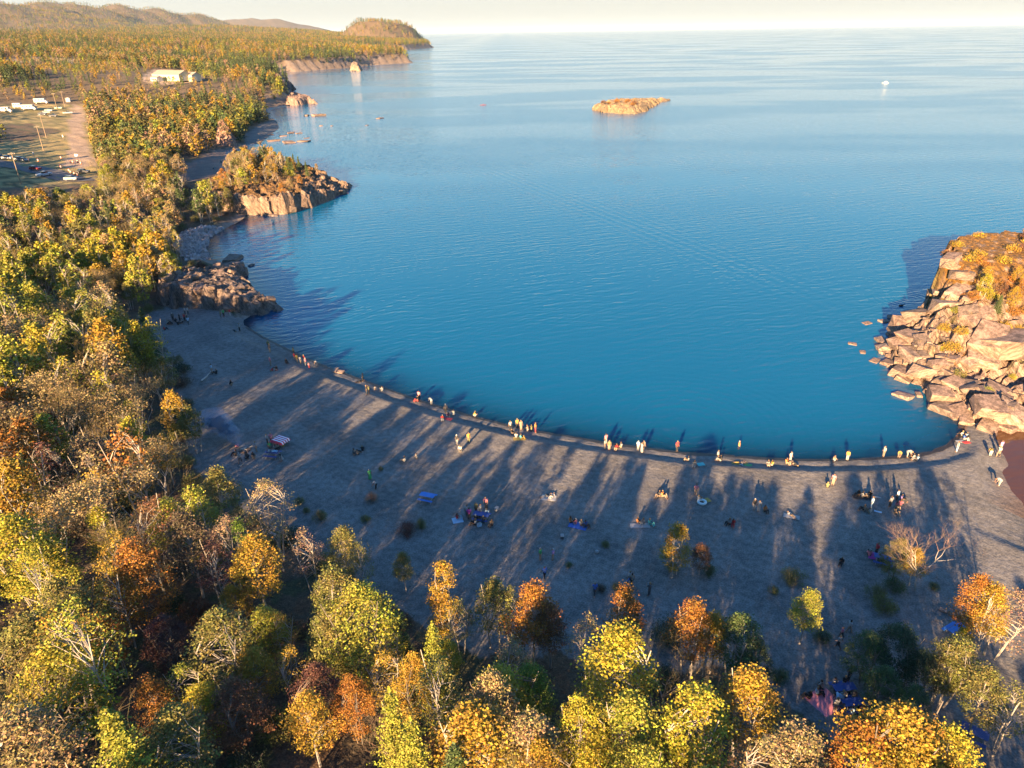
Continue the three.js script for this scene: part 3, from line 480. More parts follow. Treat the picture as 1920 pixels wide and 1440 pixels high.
const rockM = new THREE.MeshStandardMaterial({ name: 'rock', vertexColors: true, roughness: .9, map: rep(rockTex, 1), bumpMap: rep(rockTex, 2), bumpScale: .12 });
const stoneM = [[.32, .212, .16], [.27, .18, .14], [.36, .25, .195], [.21, .15, .12]].map((c) => new THREE.MeshStandardMaterial({ name: 'stone', color: C(...c), roughness: .9, map: rep(rockTex, 1) }));
function rockMass(poly, height, { cell = .5, block = 2.4, amp = 1, tint = [.27, .19, .145], paint, floor = -1.2, groove = .6, ampAt }) {
  let x0 = 1e9, x1 = -1e9, z0 = 1e9, z1 = -1e9; for (const [x, z] of poly) { x0 = Math.min(x0, x); x1 = Math.max(x1, x); z0 = Math.min(z0, z); z1 = Math.max(z1, z); }
  x0 -= 1; z0 -= 1; const nx = Math.ceil((x1 - x0 + 1) / cell), nz = Math.ceil((z1 - z0 + 1) / cell), H = [], K = [];
  const hAt = (x, z) => {
    const inside = inPoly(poly, x, z), d = distPoly(poly, x, z) * (inside ? 1 : -1); if (d < -.8) return null;
    const b = blocks(x + fbm(x * .2, z * .2, 2), z, block, 3), b2 = blocks(x, z, block * .38, 8);
    const e = d + b[0] * 1.2; let h = height(x, z, Math.max(e, 0), b);
    h = lerp(floor, h, smooth(-.6, .9, e)); const A_ = ampAt ? ampAt(x, z, h) : 1; h += A_ * smooth(0, 1.5, e) * (b[0] * amp + b2[0] * amp * .35 - groove * smooth(.14, .02, b[1]) - groove * .4 * smooth(.12, .02, b2[1]));
    return [h, b, b2, d];
  };
  for (let j = 0; j <= nz; j++) for (let i = 0; i <= nx; i++) { const x = x0 + i * cell, z = z0 + j * cell, q = hAt(x, z); H.push(q && q[0]); if (q) { const m = .82 + .36 * q[1][2] + .12 * (q[2][2] - .5); let c = tint.map((v) => v * m); if (paint) c = paint(x, q[0], z, c, q) ?? c; K.push(c); } else K.push(null); }
  const g = new Geo(), P = (i, j) => [x0 + i * cell, H[j * (nx + 1) + i], z0 + j * cell], kk = (a, b, c) => [0, 1, 2].map((m) => (a[m] + b[m] + c[m]) / 3);
  for (let j = 0; j < nz; j++) for (let i = 0; i < nx; i++) {
    const a = j * (nx + 1) + i, b = a + 1, c = a + nx + 1, e = c + 1; if (H[a] === null || H[b] === null || H[c] === null || H[e] === null) continue;
    const k = kk(K[a], K[b], K[c]); g.tri(P(i, j), P(i, j + 1), P(i + 1, j), k); g.tri(P(i + 1, j), P(i, j + 1), P(i + 1, j + 1), kk(K[b], K[c], K[e]));
  }
  return { geo: boxUV(g.build()), at: (x, z) => hAt(x, z)?.[0] ?? 0 };
}
const stones = []; { const R = rngOf(404); for (let k = 0; k < 9; k++) { const p = []; for (let i = 0; i < 8; i++) p.push(V((i & 1 ? 1 : -1) * (.5 + R() * .5), (i & 2 ? 1 : -1) * (.4 + R() * .45), (i & 4 ? 1 : -1) * (.5 + R() * .5))); for (let i = 0; i < 3; i++) p.push(V((R() - .5) * 1.9, (R() - .3) * 1.3, (R() - .5) * 1.9)); stones.push(boxUV(new ConvexGeometry(p), .45)); } }
function stone(parent, x, y, z, sx, sy, sz, R, m) { const o = part('boulder', stones[Math.floor(R() * stones.length)], m ?? stoneM[Math.floor(R() * 4)], parent); o.position.set(x, y, z); o.rotation.set((R() - .5) * .7, R() * 6.28, (R() - .5) * .7); o.scale.set(sx, sy, sz); return o; }
const solve = (px, py, at) => { let h = 3, p; for (let i = 0; i < 25; i++) { p = G(px, py, h); h = lerp(h, at(p.x, p.z), .4); } p.y = at(p.x, p.z); return p; };

// the sunlit headland beyond the sand spit
const HEAD = [[64, -86], [63, -94], [61.5, -103], [63.5, -112], [72, -121], [79, -127], [83, -135], [92, -141], [132, -143], [150, -120], [125, -92], [78, -83.5], [68, -83.5]];
const head = rockMass(HEAD, (x, z, d) => (1.2 + 11.6 * smooth(-88, -124, z) * smooth(0, lerp(11, 2, smooth(-114, -124, z)), d)) * smooth(0, 2.5, d) + .2, { cell: .5, block: 3.3, amp: 1.9, groove: 1.1, ampAt: (x, z, h) => lerp(1, .16, smooth(8.5, 11, h)), tint: [.34, .23, .17], paint: (x, h, z, c, q) => (h > 9.4 && q[3] > 1.2 && fbm(x * .3, z * .3) > -.28 ? [.3, .14, .02] : fbm(x * .16 + 9, z * .16) > .38 && h > 3 ? [.16, .12, .04] : c) });
const headland = new THREE.Group();
part('rock_face', head.geo, rockM, headland);
{
  const R = rngOf(505);
  for (let k = 0; k < 900 && headland.children.length < 190; k++) {
    const x = 60 + R() * 40, z = -126 + R() * 42, ins = inPoly(HEAD, x, z), d = distPoly(HEAD, x, z); if ((!ins && d > .8) || d > 9 * (.25 + R()) || (x > 78 && z < -100)) continue;
    const s = (.5 + 1.5 * Math.pow(R(), 1.6)) * (d > 3 ? .8 : 1); stone(headland, x, Math.max(head.at(x, z) + s * .12, .05), z, s * (1 + R() * .5), s * (.55 + R() * .3), s * (.8 + R() * .4), R);
  }
  for (const [px, py, s, sy] of [[1850, 640, 4.2, 2.2], [1890, 650, 5, 2.6], [1830, 590, 3, 1.7], [1800, 545, 3, 1.8], [1780, 560, 2.6, 1.6], [1700, 640, 2.4, 1.4], [1720, 665, 2.6, 1.5], [1690, 700, 2, 1.1], [1740, 700, 2.6, 1.3], [1870, 740, 3.2, 1.6], [1800, 730, 2.6, 1.3], [1895, 780, 3, 1.3], [1840, 690, 2.8, 1.4]]) { const p = solve(px, py, head.at); stone(headland, p.x, p.y + .2, p.z, s, sy, s * .8, R, stoneM[[0, 2][Math.floor(R() * 2)]]); }
}
tag(headland, 'sunlit orange rock headland with tumbled boulders at the end of the sand spit', 'headland'); top(headland, 'rocky_headland');
for (const [px, py, H, kind, hue, w] of [[1790, 492, 1.6, 'shrub', 'orange', 1], [1822, 486, 1.5, 'shrub', 'gold', 1.1], [1858, 484, 1.4, 'shrub', 'orange', 1.2], [1895, 490, 1.5, 'shrub', 'orange', 1], [1812, 520, 2, 'shrub', 'gold', 1.2], [1845, 535, 4, 'birch', 'gold', 1.4], [1835, 575, 4.5, 'birch', 'yellow', 1.3], [1868, 590, 3.6, 'spruce', 'green', 1.5], [1895, 580, 4, 'round', 'gold', .9], [1915, 560, 3.6, 'round', 'orange', .9], [1882, 545, 2.2, 'shrub', 'rust', 1], [1815, 600, 2, 'shrub', 'gold', 1], [1740, 605, 1.6, 'shrub', 'olive', .7], [1768, 628, 2.2, 'shrub', 'gold', .8], [1800, 625, 2, 'shrub', 'gold', 1], [1775, 680, 2.4, 'shrub', 'orange', 1], [1805, 690, 2.6, 'shrub', 'gold', .9], [1745, 690, 2.2, 'shrub', 'yellow-green', .9], [1795, 715, 1.8, 'shrub', 'olive', .9], [1905, 625, 1.6, 'shrub', 'gold', .9], [1895, 680, 1.7, 'shrub', 'olive', 1], [1852, 735, 1.5, 'shrub', 'yellow-green', .9], [1898, 710, 1.4, 'shrub', 'yellow', .7], [1722, 655, 1.5, 'shrub', 'pink', .9], [1830, 505, 3, 'birch', 'gold', 1.2], [1870, 515, 3.2, 'birch', 'orange', 1.3], [1905, 530, 3, 'round', 'gold', 1], [1800, 540, 2, 'shrub', 'orange', 1], [1785, 525, 1.8, 'shrub', 'gold', .9], [1855, 560, 2.4, 'shrub', 'yellow', 1], [1825, 560, 1.8, 'shrub', 'orange', 1], [1785, 655, 2.2, 'shrub', 'gold', 1.1], [1815, 665, 2, 'shrub', 'orange', 1], [1765, 660, 1.9, 'shrub', 'yellow', 1], [1885, 610, 2, 'shrub', 'gold', 1], [1790, 590, 1.6, 'shrub', 'yellow-green', 1]]) { const p = solve(px, py, head.at); addTree(p.x, p.z, H, kind, hue, { w, y: p.y - .15 }); }

{ const R = rngOf(515); let n = 0; for (let k = 0; k < 400 && n < 62; k++) { const x = 72 + R() * 50, z = -138 + R() * 30, h = head.at(x, z); if (!inPoly(HEAD, x, z) || distPoly(HEAD, x, z) < 1.2 || h < 6.5 || R() < .25) continue; n++; addTree(x, z, 1.1 + R() * 1.2, 'shrub', ['orange', 'gold', 'orange', 'rust', 'gold'][Math.floor(R() * 5)], { y: h - .2, w: 1.15 }); } }
// the low rock point at the far end of the beach
const SPURP = [[-73, -137], [-75, -147], [-73, -158], [-67, -167], [-61, -163], [-62, -154], [-58, -149], [-52, -143], [-45.5, -137.5], [-46.5, -135.5], [-50, -132.5], [-56, -133], [-62, -134], [-68, -135]];
const spur = rockMass(SPURP, (x, z, d) => (1.4 + 3.6 * smooth(-46, -62, x) * smooth(-166, -142, z)) * smooth(0, 2.4, d), { cell: .38, block: 2.1, amp: .9, tint: [.235, .17, .14] });
{ const o = new THREE.Group(), R = rngOf(606); part('rock_face', spur.geo, rockM, o); for (let k = 0; k < 46; k++) { const x = -74 + R() * 29, z = -165 + R() * 33; if (!inPoly(SPURP, x, z)) continue; const s = .4 + R() * .8; stone(o, x, spur.at(x, z) + .1, z, s * 1.2, s * .7, s, R, stoneM[R() < .5 ? 3 : 1]); } tag(o, 'craggy pinkish-grey rock point jutting into the lake at the end of the beach', 'rock point'); top(o, 'rock_point'); }
// the point crowned with trees
const POINTP = [[-90, -224], [-84, -222], [-76, -220], [-70, -221], [-64, -229], [-60, -241], [-57, -258], [-56, -266], [-62, -270], [-72, -279], [-88, -286], [-104, -280], [-106, -250], [-100, -232]];
const point = rockMass(POINTP, (x, z, d) => 4.2 * smooth(-56, -72, x - (z + 240) * .12) * smooth(0, 1.6, d) + 1.2 * smooth(0, 2, d), { cell: .5, block: 2.8, amp: 1.7, groove: 1.3, tint: [.28, .19, .14], paint: (x, h, z, c, q) => (h > 4.6 && q[3] > 2.5 && x < -66 ? [.17, .09, .03] : c) });
{ const o = new THREE.Group(), R = rngOf(707); part('rock_face', point.geo, rockM, o); for (let k = 0; k < 70; k++) { const x = -92 + R() * 37, z = -272 + R() * 54; if (!inPoly(POINTP, x, z) || distPoly(POINTP, x, z) > 3.5) continue; const s = .6 + R() * 1.3; stone(o, x, point.at(x, z) * .6, z, s * 1.2, s, s, R, stoneM[Math.floor(R() * 4)]); } tag(o, 'pale cliffed rock point crowned with orange shrubs and spruces', 'rock point'); top(o, 'rock_point'); }
{ const R = rngOf(808); let n = 0; for (let k = 0; k < 300 && n < 44; k++) { const x = -104 + R() * 44, z = -282 + R() * 60, d = distPoly(POINTP, x, z), tip = x > -70; if (!inPoly(POINTP, x, z) || d < 2.4 || (tip && R() < .8)) continue; n++; const q = R(), con = z < -258 && q < .45; addTree(x, z, con ? 4.5 + R() * 2.5 : q < .6 ? 1.6 + R() * 1.1 : 3.2 + R() * 2, con ? 'spruce' : q < .6 ? 'shrub' : R() < .5 ? 'birch' : 'round', con ? 'green' : ['orange', 'gold', 'tan', 'rust', 'gold'][Math.floor(R() * 5)], { y: point.at(x, z) - .2, w: con ? .9 : 1.1 }); } }
// the islet
{
  const P = [[58, -531], [63, -512], [74, -499], [86, -499], [96, -516], [108, -552], [116, -575], [131, -602], [122, -609], [104, -594], [84, -574], [66, -552]];
  const isl = rockMass(P, (x, z, d) => (3.2 * smooth(-610, -560, z) + .7) * smooth(0, 6, d), { cell: 1.2, block: 6, amp: 1.4, tint: [.3, .21, .12], groove: 1.2 }), o = new THREE.Group(); part('rock_face', isl.geo, rockM, o); tag(o, 'bare yellowish rock islet far out in the lake', 'islet'); top(o, 'rock_islet');
  const R = rngOf(909); for (let k = 0; k < 11; k++) { const x = 64 + R() * 24, z = -548 + R() * 30; if (distPoly(P, x, z) > 4 && inPoly(P, x, z)) addTree(x, z, 2 + R() * 2.4, R() < .3 ? 'bare' : 'shrub', R() < .5 ? 'orange' : 'rust', { y: isl.at(x, z) - .3, extra: 'stunted rusty bush growing on the bare rock islet' }).userData.group = 'bushes on the islet'; }
}
// rock points along the coast
for (const [pts, H, tint, lab] of [[[[535, 198], [560, 198], [580, 195], [598, 195], [575, 189], [552, 180], [528, 184]], 5.5, [.3, .2, .16], 'low pink rock point beyond the second cove'], [[[505, 172], [530, 180], [556, 168], [535, 155], [505, 152]], 7, [.12, .1, .09], 'dark rock point topped by spruces'], [[[398, 268], [405, 240], [420, 226], [438, 230], [449, 252], [449, 276], [438, 279], [410, 277]], 7, [.34, .2, .15], 'bright pink rock knob between the two coves'], [[[655, 133], [678, 134], [680, 129], [668, 125], [656, 127]], 9, [.3, .22, .16], 'small rock stack standing off the far cliffs']]) {
  const P = polyOf(pts), m = rockMass(P, (x, z, d) => H * smooth(0, H * .8, d), { cell: H > 8 ? 1.6 : 1, block: 4.5, amp: 1.3, tint, groove: .9 }), o = new THREE.Group(); part('rock_face', m.geo, rockM, o); tag(o, lab, 'rock'); top(o, 'coastal_rock');
}
{ // single stones in and at the water
  const R = rngOf(111);
  for (const [px, py, s, f, lab] of [[597, 217, 5, .3, 'long pale rock awash off the second cove'], [575, 217, 2.5, .35, 'small dark rock beside the long pale rock'], [712, 222, 3, .2, 'lone flat rock awash far from shore'], [602, 236, 2, .15], [622, 236, 1.6, .15], [688, 235, 1.6, .15], [545, 249, 3.4, .16], [530, 255, 2.4, .16], [575, 259, 1.8, .15], [512, 264, 3.6, .2], [540, 267, 4.6, .16], [570, 265, 3.4, .16], [560, 250, 2.2, .15], [506, 253, 2, .2], [437, 487, 3.2, .3, 'flat dark slab in the water by the low rock point'], [471, 498, .9, .4, 'small dark stone in the water off the low rock point'], [453, 514, 3, .5, 'rounded dark rock against the low rock point'], [443, 500, 2.6, .5, 'dark rock beside the flat slab'], [1617, 660, .8, .3], [1660, 603, 1.3, .25], [1672, 596, 1.2, .25], [1640, 676, 1.1, .2], [1693, 743, 1.5, .35, 'triangular orange rock standing in the shallows off the headland'], [1722, 742, .7, .6, 'squarish orange stone at the foot of the headland'], [1750, 757, .6, .6], [1625, 606, 1, .2], [1600, 645, .9, .2], [629, 697, .8, .7, 'pale pointed boulder at the waterline'], [638, 699, .7, .6, 'pale rounded boulder touching the pointed one'], [1893, 800, 2.4, .35, 'broad flat slab by the creek mouth'], [1764, 1164, .45, .5, 'pale stone on the shaded sand'], [1780, 1170, .5, .4, 'grey stone beside the pale stone']]) {
    const p = G(px, py), o = new THREE.Mesh(stones[Math.floor(R() * 9)], px > 620 && px < 640 ? stoneM[2] : stoneM[py > 480 && py < 520 ? 3 : Math.floor(R() * 3)]);
    o.position.set(p.x, Math.max(terr(p.x, p.z), 0) + s * f * .05, p.z); o.rotation.y = R() * 6; o.scale.set(s, s * f, s * .7);
    tag(o, lab ?? (px > 1500 ? 'small reddish rock awash off the sunlit headland' : 'flat reddish rock barely awash off the second cove'), 'rock', lab ? null : px > 1500 ? 'rocks awash off the headland' : 'rocks awash off the second cove'); top(o, 'stone');
  }
  // cobbles of the pale cove: too many to count
  const P = landPoly([[325, 462], [338, 437], [378, 424], [425, 427], [392, 447], [388, 470], [396, 486], [350, 490]]), I = new THREE.InstancedMesh(stones[2], new THREE.MeshStandardMaterial({ name: 'cobble', color: C(.3, .25, .24), roughness: .9 }), 1500), m = new THREE.Matrix4(), q = new THREE.Quaternion(); let n = 0;
  let bx0 = Math.min(...P.map((a) => a[0])), bx1 = Math.max(...P.map((a) => a[0])), bz0 = Math.min(...P.map((a) => a[1])), bz1 = Math.max(...P.map((a) => a[1]));
  for (let k = 0; k < 9000 && n < 1500; k++) { const x = lerp(bx0, bx1, R()), z = lerp(bz0, bz1, R()); if (!inPoly(P, x, z)) continue; const s = .18 + .4 * R() * R(); m.compose(V(x, Math.max(terr(x, z), 0) + s * .2, z), q.setFromEuler(new THREE.Euler(R(), R() * 6, R())), V(s * 1.3, s * .7, s)); I.setMatrixAt(n, m); const v = .6 + R() * .8; I.setColorAt(n, C(v, v, v)); n++; }
  I.count = n; tag(I, 'bank of pale cobbles in the cove behind the low rock point', 'cobbles', null, 'stuff'); top(I, 'cobbles');
}
// ---------------------------------------------------------------- people: one continuous body per pose, clothes and hair over it
const POSES = (() => {
  const both = (x, y, z) => [[-x, y, z], [x, y, z]];
  const base = () => ({ hip: [0, .93, 0], chest: [0, 1.3, 0], neck: [0, 1.46, 0], head: [0, 1.62, .02], sh: both(.18, 1.41, 0), el: both(.25, 1.14, -.02), wr: both(.27, .9, .07), hp: both(.09, .9, 0), kn: both(.1, .5, .02), an: both(.1, .09, 0), look: [0, 0, 1] });
  const P = {};
  P.standing = base();
  P.walking = { ...base(), el: [[-.24, 1.16, -.12], [.24, 1.15, .1]], wr: [[-.26, .95, -.2], [.24, .98, .3]], kn: [[-.09, .52, .16], [.09, .5, -.06]], an: [[-.09, .1, .22], [.09, .13, -.32]] };
  P.posing = { ...base(), el: [[-.38, 1.2, -.03], [.34, 1.3, .14]], wr: [[-.2, .98, .08], [.2, 1.46, .3]], an: both(.15, .09, 0), kn: both(.13, .5, .02) };
  P.bending = { ...base(), hip: [0, .9, -.12], hp: both(.09, .88, -.12), chest: [0, 1.06, .22], neck: [0, 1.05, .36], head: [0, .98, .5], sh: both(.18, 1.06, .3), el: both(.2, .78, .36), wr: both(.16, .55, .46), kn: both(.1, .48, -.02), look: [0, -.8, .6] };
  P.crouching = { ...base(), hip: [0, .34, -.12], hp: both(.1, .34, -.1), chest: [0, .72, .06], neck: [0, .86, .1], head: [0, 1.0, .16], sh: both(.18, .83, .08), el: both(.24, .6, .24), wr: both(.14, .5, .42), kn: both(.16, .5, .3), an: both(.14, .09, .02) };
  P.sitting = { ...base(), hip: [0, .15, 0], hp: both(.1, .15, .02), chest: [0, .52, -.08], neck: [0, .68, -.06], head: [0, .84, -.02], sh: both(.18, .63, -.07), el: both(.25, .4, .08), wr: both(.17, .42, .34), kn: both(.13, .48, .42), an: both(.12, .09, .64) };
  P.seated = { ...base(), hip: [0, .53, 0], hp: both(.1, .53, .03), chest: [0, .9, .02], neck: [0, 1.06, .04], head: [0, 1.22, .08], sh: both(.18, 1.01, .03), el: both(.23, .77, .14), wr: both(.15, .76, .38), kn: both(.12, .52, .44), an: both(.12, .09, .44) };
  P.lying = { ...base(), hip: [0, .13, 0], hp: both(.1, .12, .02), chest: [0, .14, -.38], neck: [0, .15, -.54], head: [0, .17, -.7], sh: both(.18, .13, -.48), el: both(.3, .09, -.25), wr: both(.26, .07, 0), kn: both(.11, .16, .44), an: both(.12, .09, .86), look: [0, 1, .1] };
  return P;
})();
const PEOPLE = {};
{
  const N = 44, SIDE = 2.1, mc = new MarchingCubes(N, std(1, 1, 1), false, false, 40000), half = SIDE / 2;
  const mesh = (bones, cy, cz, k = .035) => {   // bones: [a, b, ra, rb]; smooth union of tapered capsules
    for (let z = 0, q = 0; z < N; z++) for (let y = 0; y < N; y++) for (let x = 0; x < N; x++, q++) {
      const X = (x - N / 2) / (N / 2) * half, Y = (y - N / 2) / (N / 2) * half + cy, Z = (z - N / 2) / (N / 2) * half + cz; let s = 0, m = 9;
      for (const [a, b, ra, rb] of bones) {
        const bx = b[0] - a[0], by = b[1] - a[1], bz = b[2] - a[2], l = bx * bx + by * by + bz * bz, t = l ? clamp(((X - a[0]) * bx + (Y - a[1]) * by + (Z - a[2]) * bz) / l) : 0;
        const d = Math.hypot(X - a[0] - bx * t, Y - a[1] - by * t, Z - a[2] - bz * t) - lerp(ra, rb, t); if (d < m + .15) { if (d < m) { const h = Math.max(k - (m - d), 0) / k; m = d - h * h * k * .25; } else { const h = Math.max(k - (d - m), 0) / k; m -= h * h * k * .25; } }
      }
      mc.field[q] = -m;
    }
    mc.isolation = 0; mc.update();
    const n = mc.count, g = new THREE.BufferGeometry(), p = new Float32Array(n * 3);
    for (let i = 0; i < n; i++) { p[i * 3] = mc.positionArray[i * 3] * half; p[i * 3 + 1] = mc.positionArray[i * 3 + 1] * half + cy; p[i * 3 + 2] = mc.positionArray[i * 3 + 2] * half + cz; }
    g.setAttribute('position', new THREE.BufferAttribute(p, 3)); g.setAttribute('normal', new THREE.BufferAttribute(mc.normalArray.slice(0, n * 3), 3)); return g;
  };
  const mid = (a, b, t) => a.map((v, i) => lerp(v, b[i], t));
  for (const name in POSES) {
    const J = POSES[name], cy = name === 'lying' ? .5 : .9, cz = 0, body = [], top_ = [], legs = [], skirt = [], fingers = [];
    const L = V(...J.look).normalize(), H = J.head, nose = [H[0], H[1] - .01 + L.y * .1, H[2] + L.z * .105];
    body.push([J.neck, H, .055, .06], [mid(J.neck, H, .75), [H[0], H[1] + .03, H[2]], .085, .098], [nose, nose, .022, .022], [[H[0] - .095, H[1], H[2]], [H[0] - .095, H[1], H[2]], .025, .025], [[H[0] + .095, H[1], H[2]], [H[0] + .095, H[1], H[2]], .025, .025], [J.hip, J.chest, .13, .14], [J.chest, J.neck, .12, .06]);
    top_.push([mid(J.hip, J.chest, .1), J.chest, .15, .162], [J.chest, mid(J.chest, J.neck, .7), .15, .09], [J.hip, J.hip, .14, .14]);
    legs.push([J.hip, mid(J.hip, J.chest, .12), .145, .14]); skirt.push([J.hip, mid(J.hip, J.chest, .2), .15, .14]);
    for (const s of [0, 1]) {
      const hand = mid(J.el[s], J.wr[s], 1.25);
      body.push([J.chest, J.sh[s], .1, .075], [J.sh[s], J.el[s], .052, .042], [J.el[s], J.wr[s], .042, .03], [J.wr[s], hand, .034, .036]);
      top_.push([J.chest, J.sh[s], .12, .085], [J.sh[s], mid(J.sh[s], J.el[s], .75), .075, .066]);
      const toe = name === 'lying' ? [J.an[s][0], .22, J.an[s][2] + .04] : [J.an[s][0], .045, J.an[s][2] + .17];
      body.push([J.hip, J.hp[s], .12, .1], [J.hp[s], J.kn[s], .09, .06], [J.kn[s], J.an[s], .056, .04], [[J.an[s][0], Math.max(.05, J.an[s][1] - .04), J.an[s][2]], toe, .045, .035]);
      legs.push([J.hip, J.hp[s], .135, .115], [J.hp[s], J.kn[s], .107, .08], [J.kn[s], mid(J.kn[s], J.an[s], .85), .078, .066]);
      const hem = mid(J.kn[s], J.an[s], .55); skirt.push([J.hp[s], hem, .13, .17], [[0, J.hp[s][1], J.hp[s][2]], [hem[0] * .3, hem[1], hem[2]], .14, .16]);
      const d = V(hand[0] - J.wr[s][0], hand[1] - J.wr[s][1], hand[2] - J.wr[s][2]).normalize(), sd = V(0, 0, 1).cross(d).lengthSq() > .1 ? V(0, 0, 1) : V(1, 0, 0);
      for (let f = 0; f < 5; f++) { const g = new Geo(), o = f === 4 ? .034 : (f - 1.5) * .018, len = [.07, .08, .075, .06, .05][f], st = f === 4 ? J.wr[s] : hand, a = [st[0] + sd.x * o, st[1] + sd.y * o, st[2] + sd.z * o], b = [a[0] + d.x * len * .6 + (f === 4 ? sd.x * .03 : 0), a[1] + d.y * len * .6, a[2] + d.z * len * .6 + (f === 4 ? sd.z * .03 : 0)], c = [b[0] + d.x * len * .45, b[1] + d.y * len * .45 - .006, b[2] + d.z * len * .45 + .01]; g.limb([a, b, c], .011, .008, 5, W1); fingers.push(g.build()); }
    }
    const b = mesh(body, cy, cz, .04); const ff = mergeGeometries(fingers); ff.deleteAttribute('color');
    PEOPLE[name] = { body: mergeGeometries([b, ff]), top: mesh(top_, cy, cz, .05), trousers: mesh(legs, cy, cz), skirt: name === 'standing' || name === 'walking' ? mesh(skirt, cy, cz, .08) : null, hair: mesh([[[H[0], H[1] + .055 - L.y * .03, H[2] - .03 * L.z], [H[0], H[1] - .02 - L.y * .06, H[2] - .055 * L.z], .1, .088]], cy, cz) };
  }
}
const CLOTH = { w: ['white', .29, .285, .275], k: ['black', .022, .022, .026], r: ['red', .4, .035, .04], p: ['pink', .5, .17, .2], y: ['yellow', .32, .22, .05], g: ['green', .06, .3, .1], b: ['blue', .05, .12, .38], l: ['light blue', .3, .43, .55], t: ['turquoise', .1, .42, .4], o: ['orange', .55, .2, .06], v: ['magenta', .36, .05, .24], d: ['dark grey', .07, .07, .075], n: ['tan', .28, .2, .14], u: ['purple', .24, .17, .36], e: ['olive', .16, .15, .07] };
const clothM = {}; for (const k in CLOTH) clothM[k] = std(CLOTH[k][1], CLOTH[k][2], CLOTH[k][3], { name: CLOTH[k][0] + ' cloth' });
const skinM = [std(.25, .15, .1, { name: 'skin' }), std(.2, .115, .075, { name: 'skin' }), std(.2, .11, .07, { name: 'skin' })], hairM = [std(.03, .02, .015), std(.09, .05, .025), std(.25, .17, .08), std(.35, .33, .3)];
const SHADEABLE = [];
function person(px, py, pose, c, where, { turn, y, s = 1, dress, at } = {}) {
  const R = rngOf(Math.round(px * 37 + py * 101)), p = at ?? T(px, py), q = PEOPLE[pose], o = new THREE.Group(), [a, b] = c;
  part('body', q.body, skinM[Math.floor(R() * 2.3)], o); part('hair', q.hair, hairM[Math.floor(R() * 3.3)], o);
  part(dress ? 'dress_top' : 'shirt', q.top, clothM[a], o); part(dress ? 'skirt' : 'trousers', dress && q.skirt ? q.skirt : q.trousers, clothM[b], o);
  o.position.set(p.x, y ?? p.y - .02, p.z); o.rotation.y = turn ?? R() * 6.283; const k = s * (.86 + R() * .1); o.scale.setScalar(k);
  const l = `${s < .8 ? 'child' : 'person'} ${pose === 'seated' ? 'seated' : pose === 'posing' ? 'posing' : pose} in ${CLOTH[a][0]} ${dress ? 'dress' : `and ${CLOTH[b][0]}`} ${where}`;
  tag(o, l, 'person', l); return top(o, 'person');
}
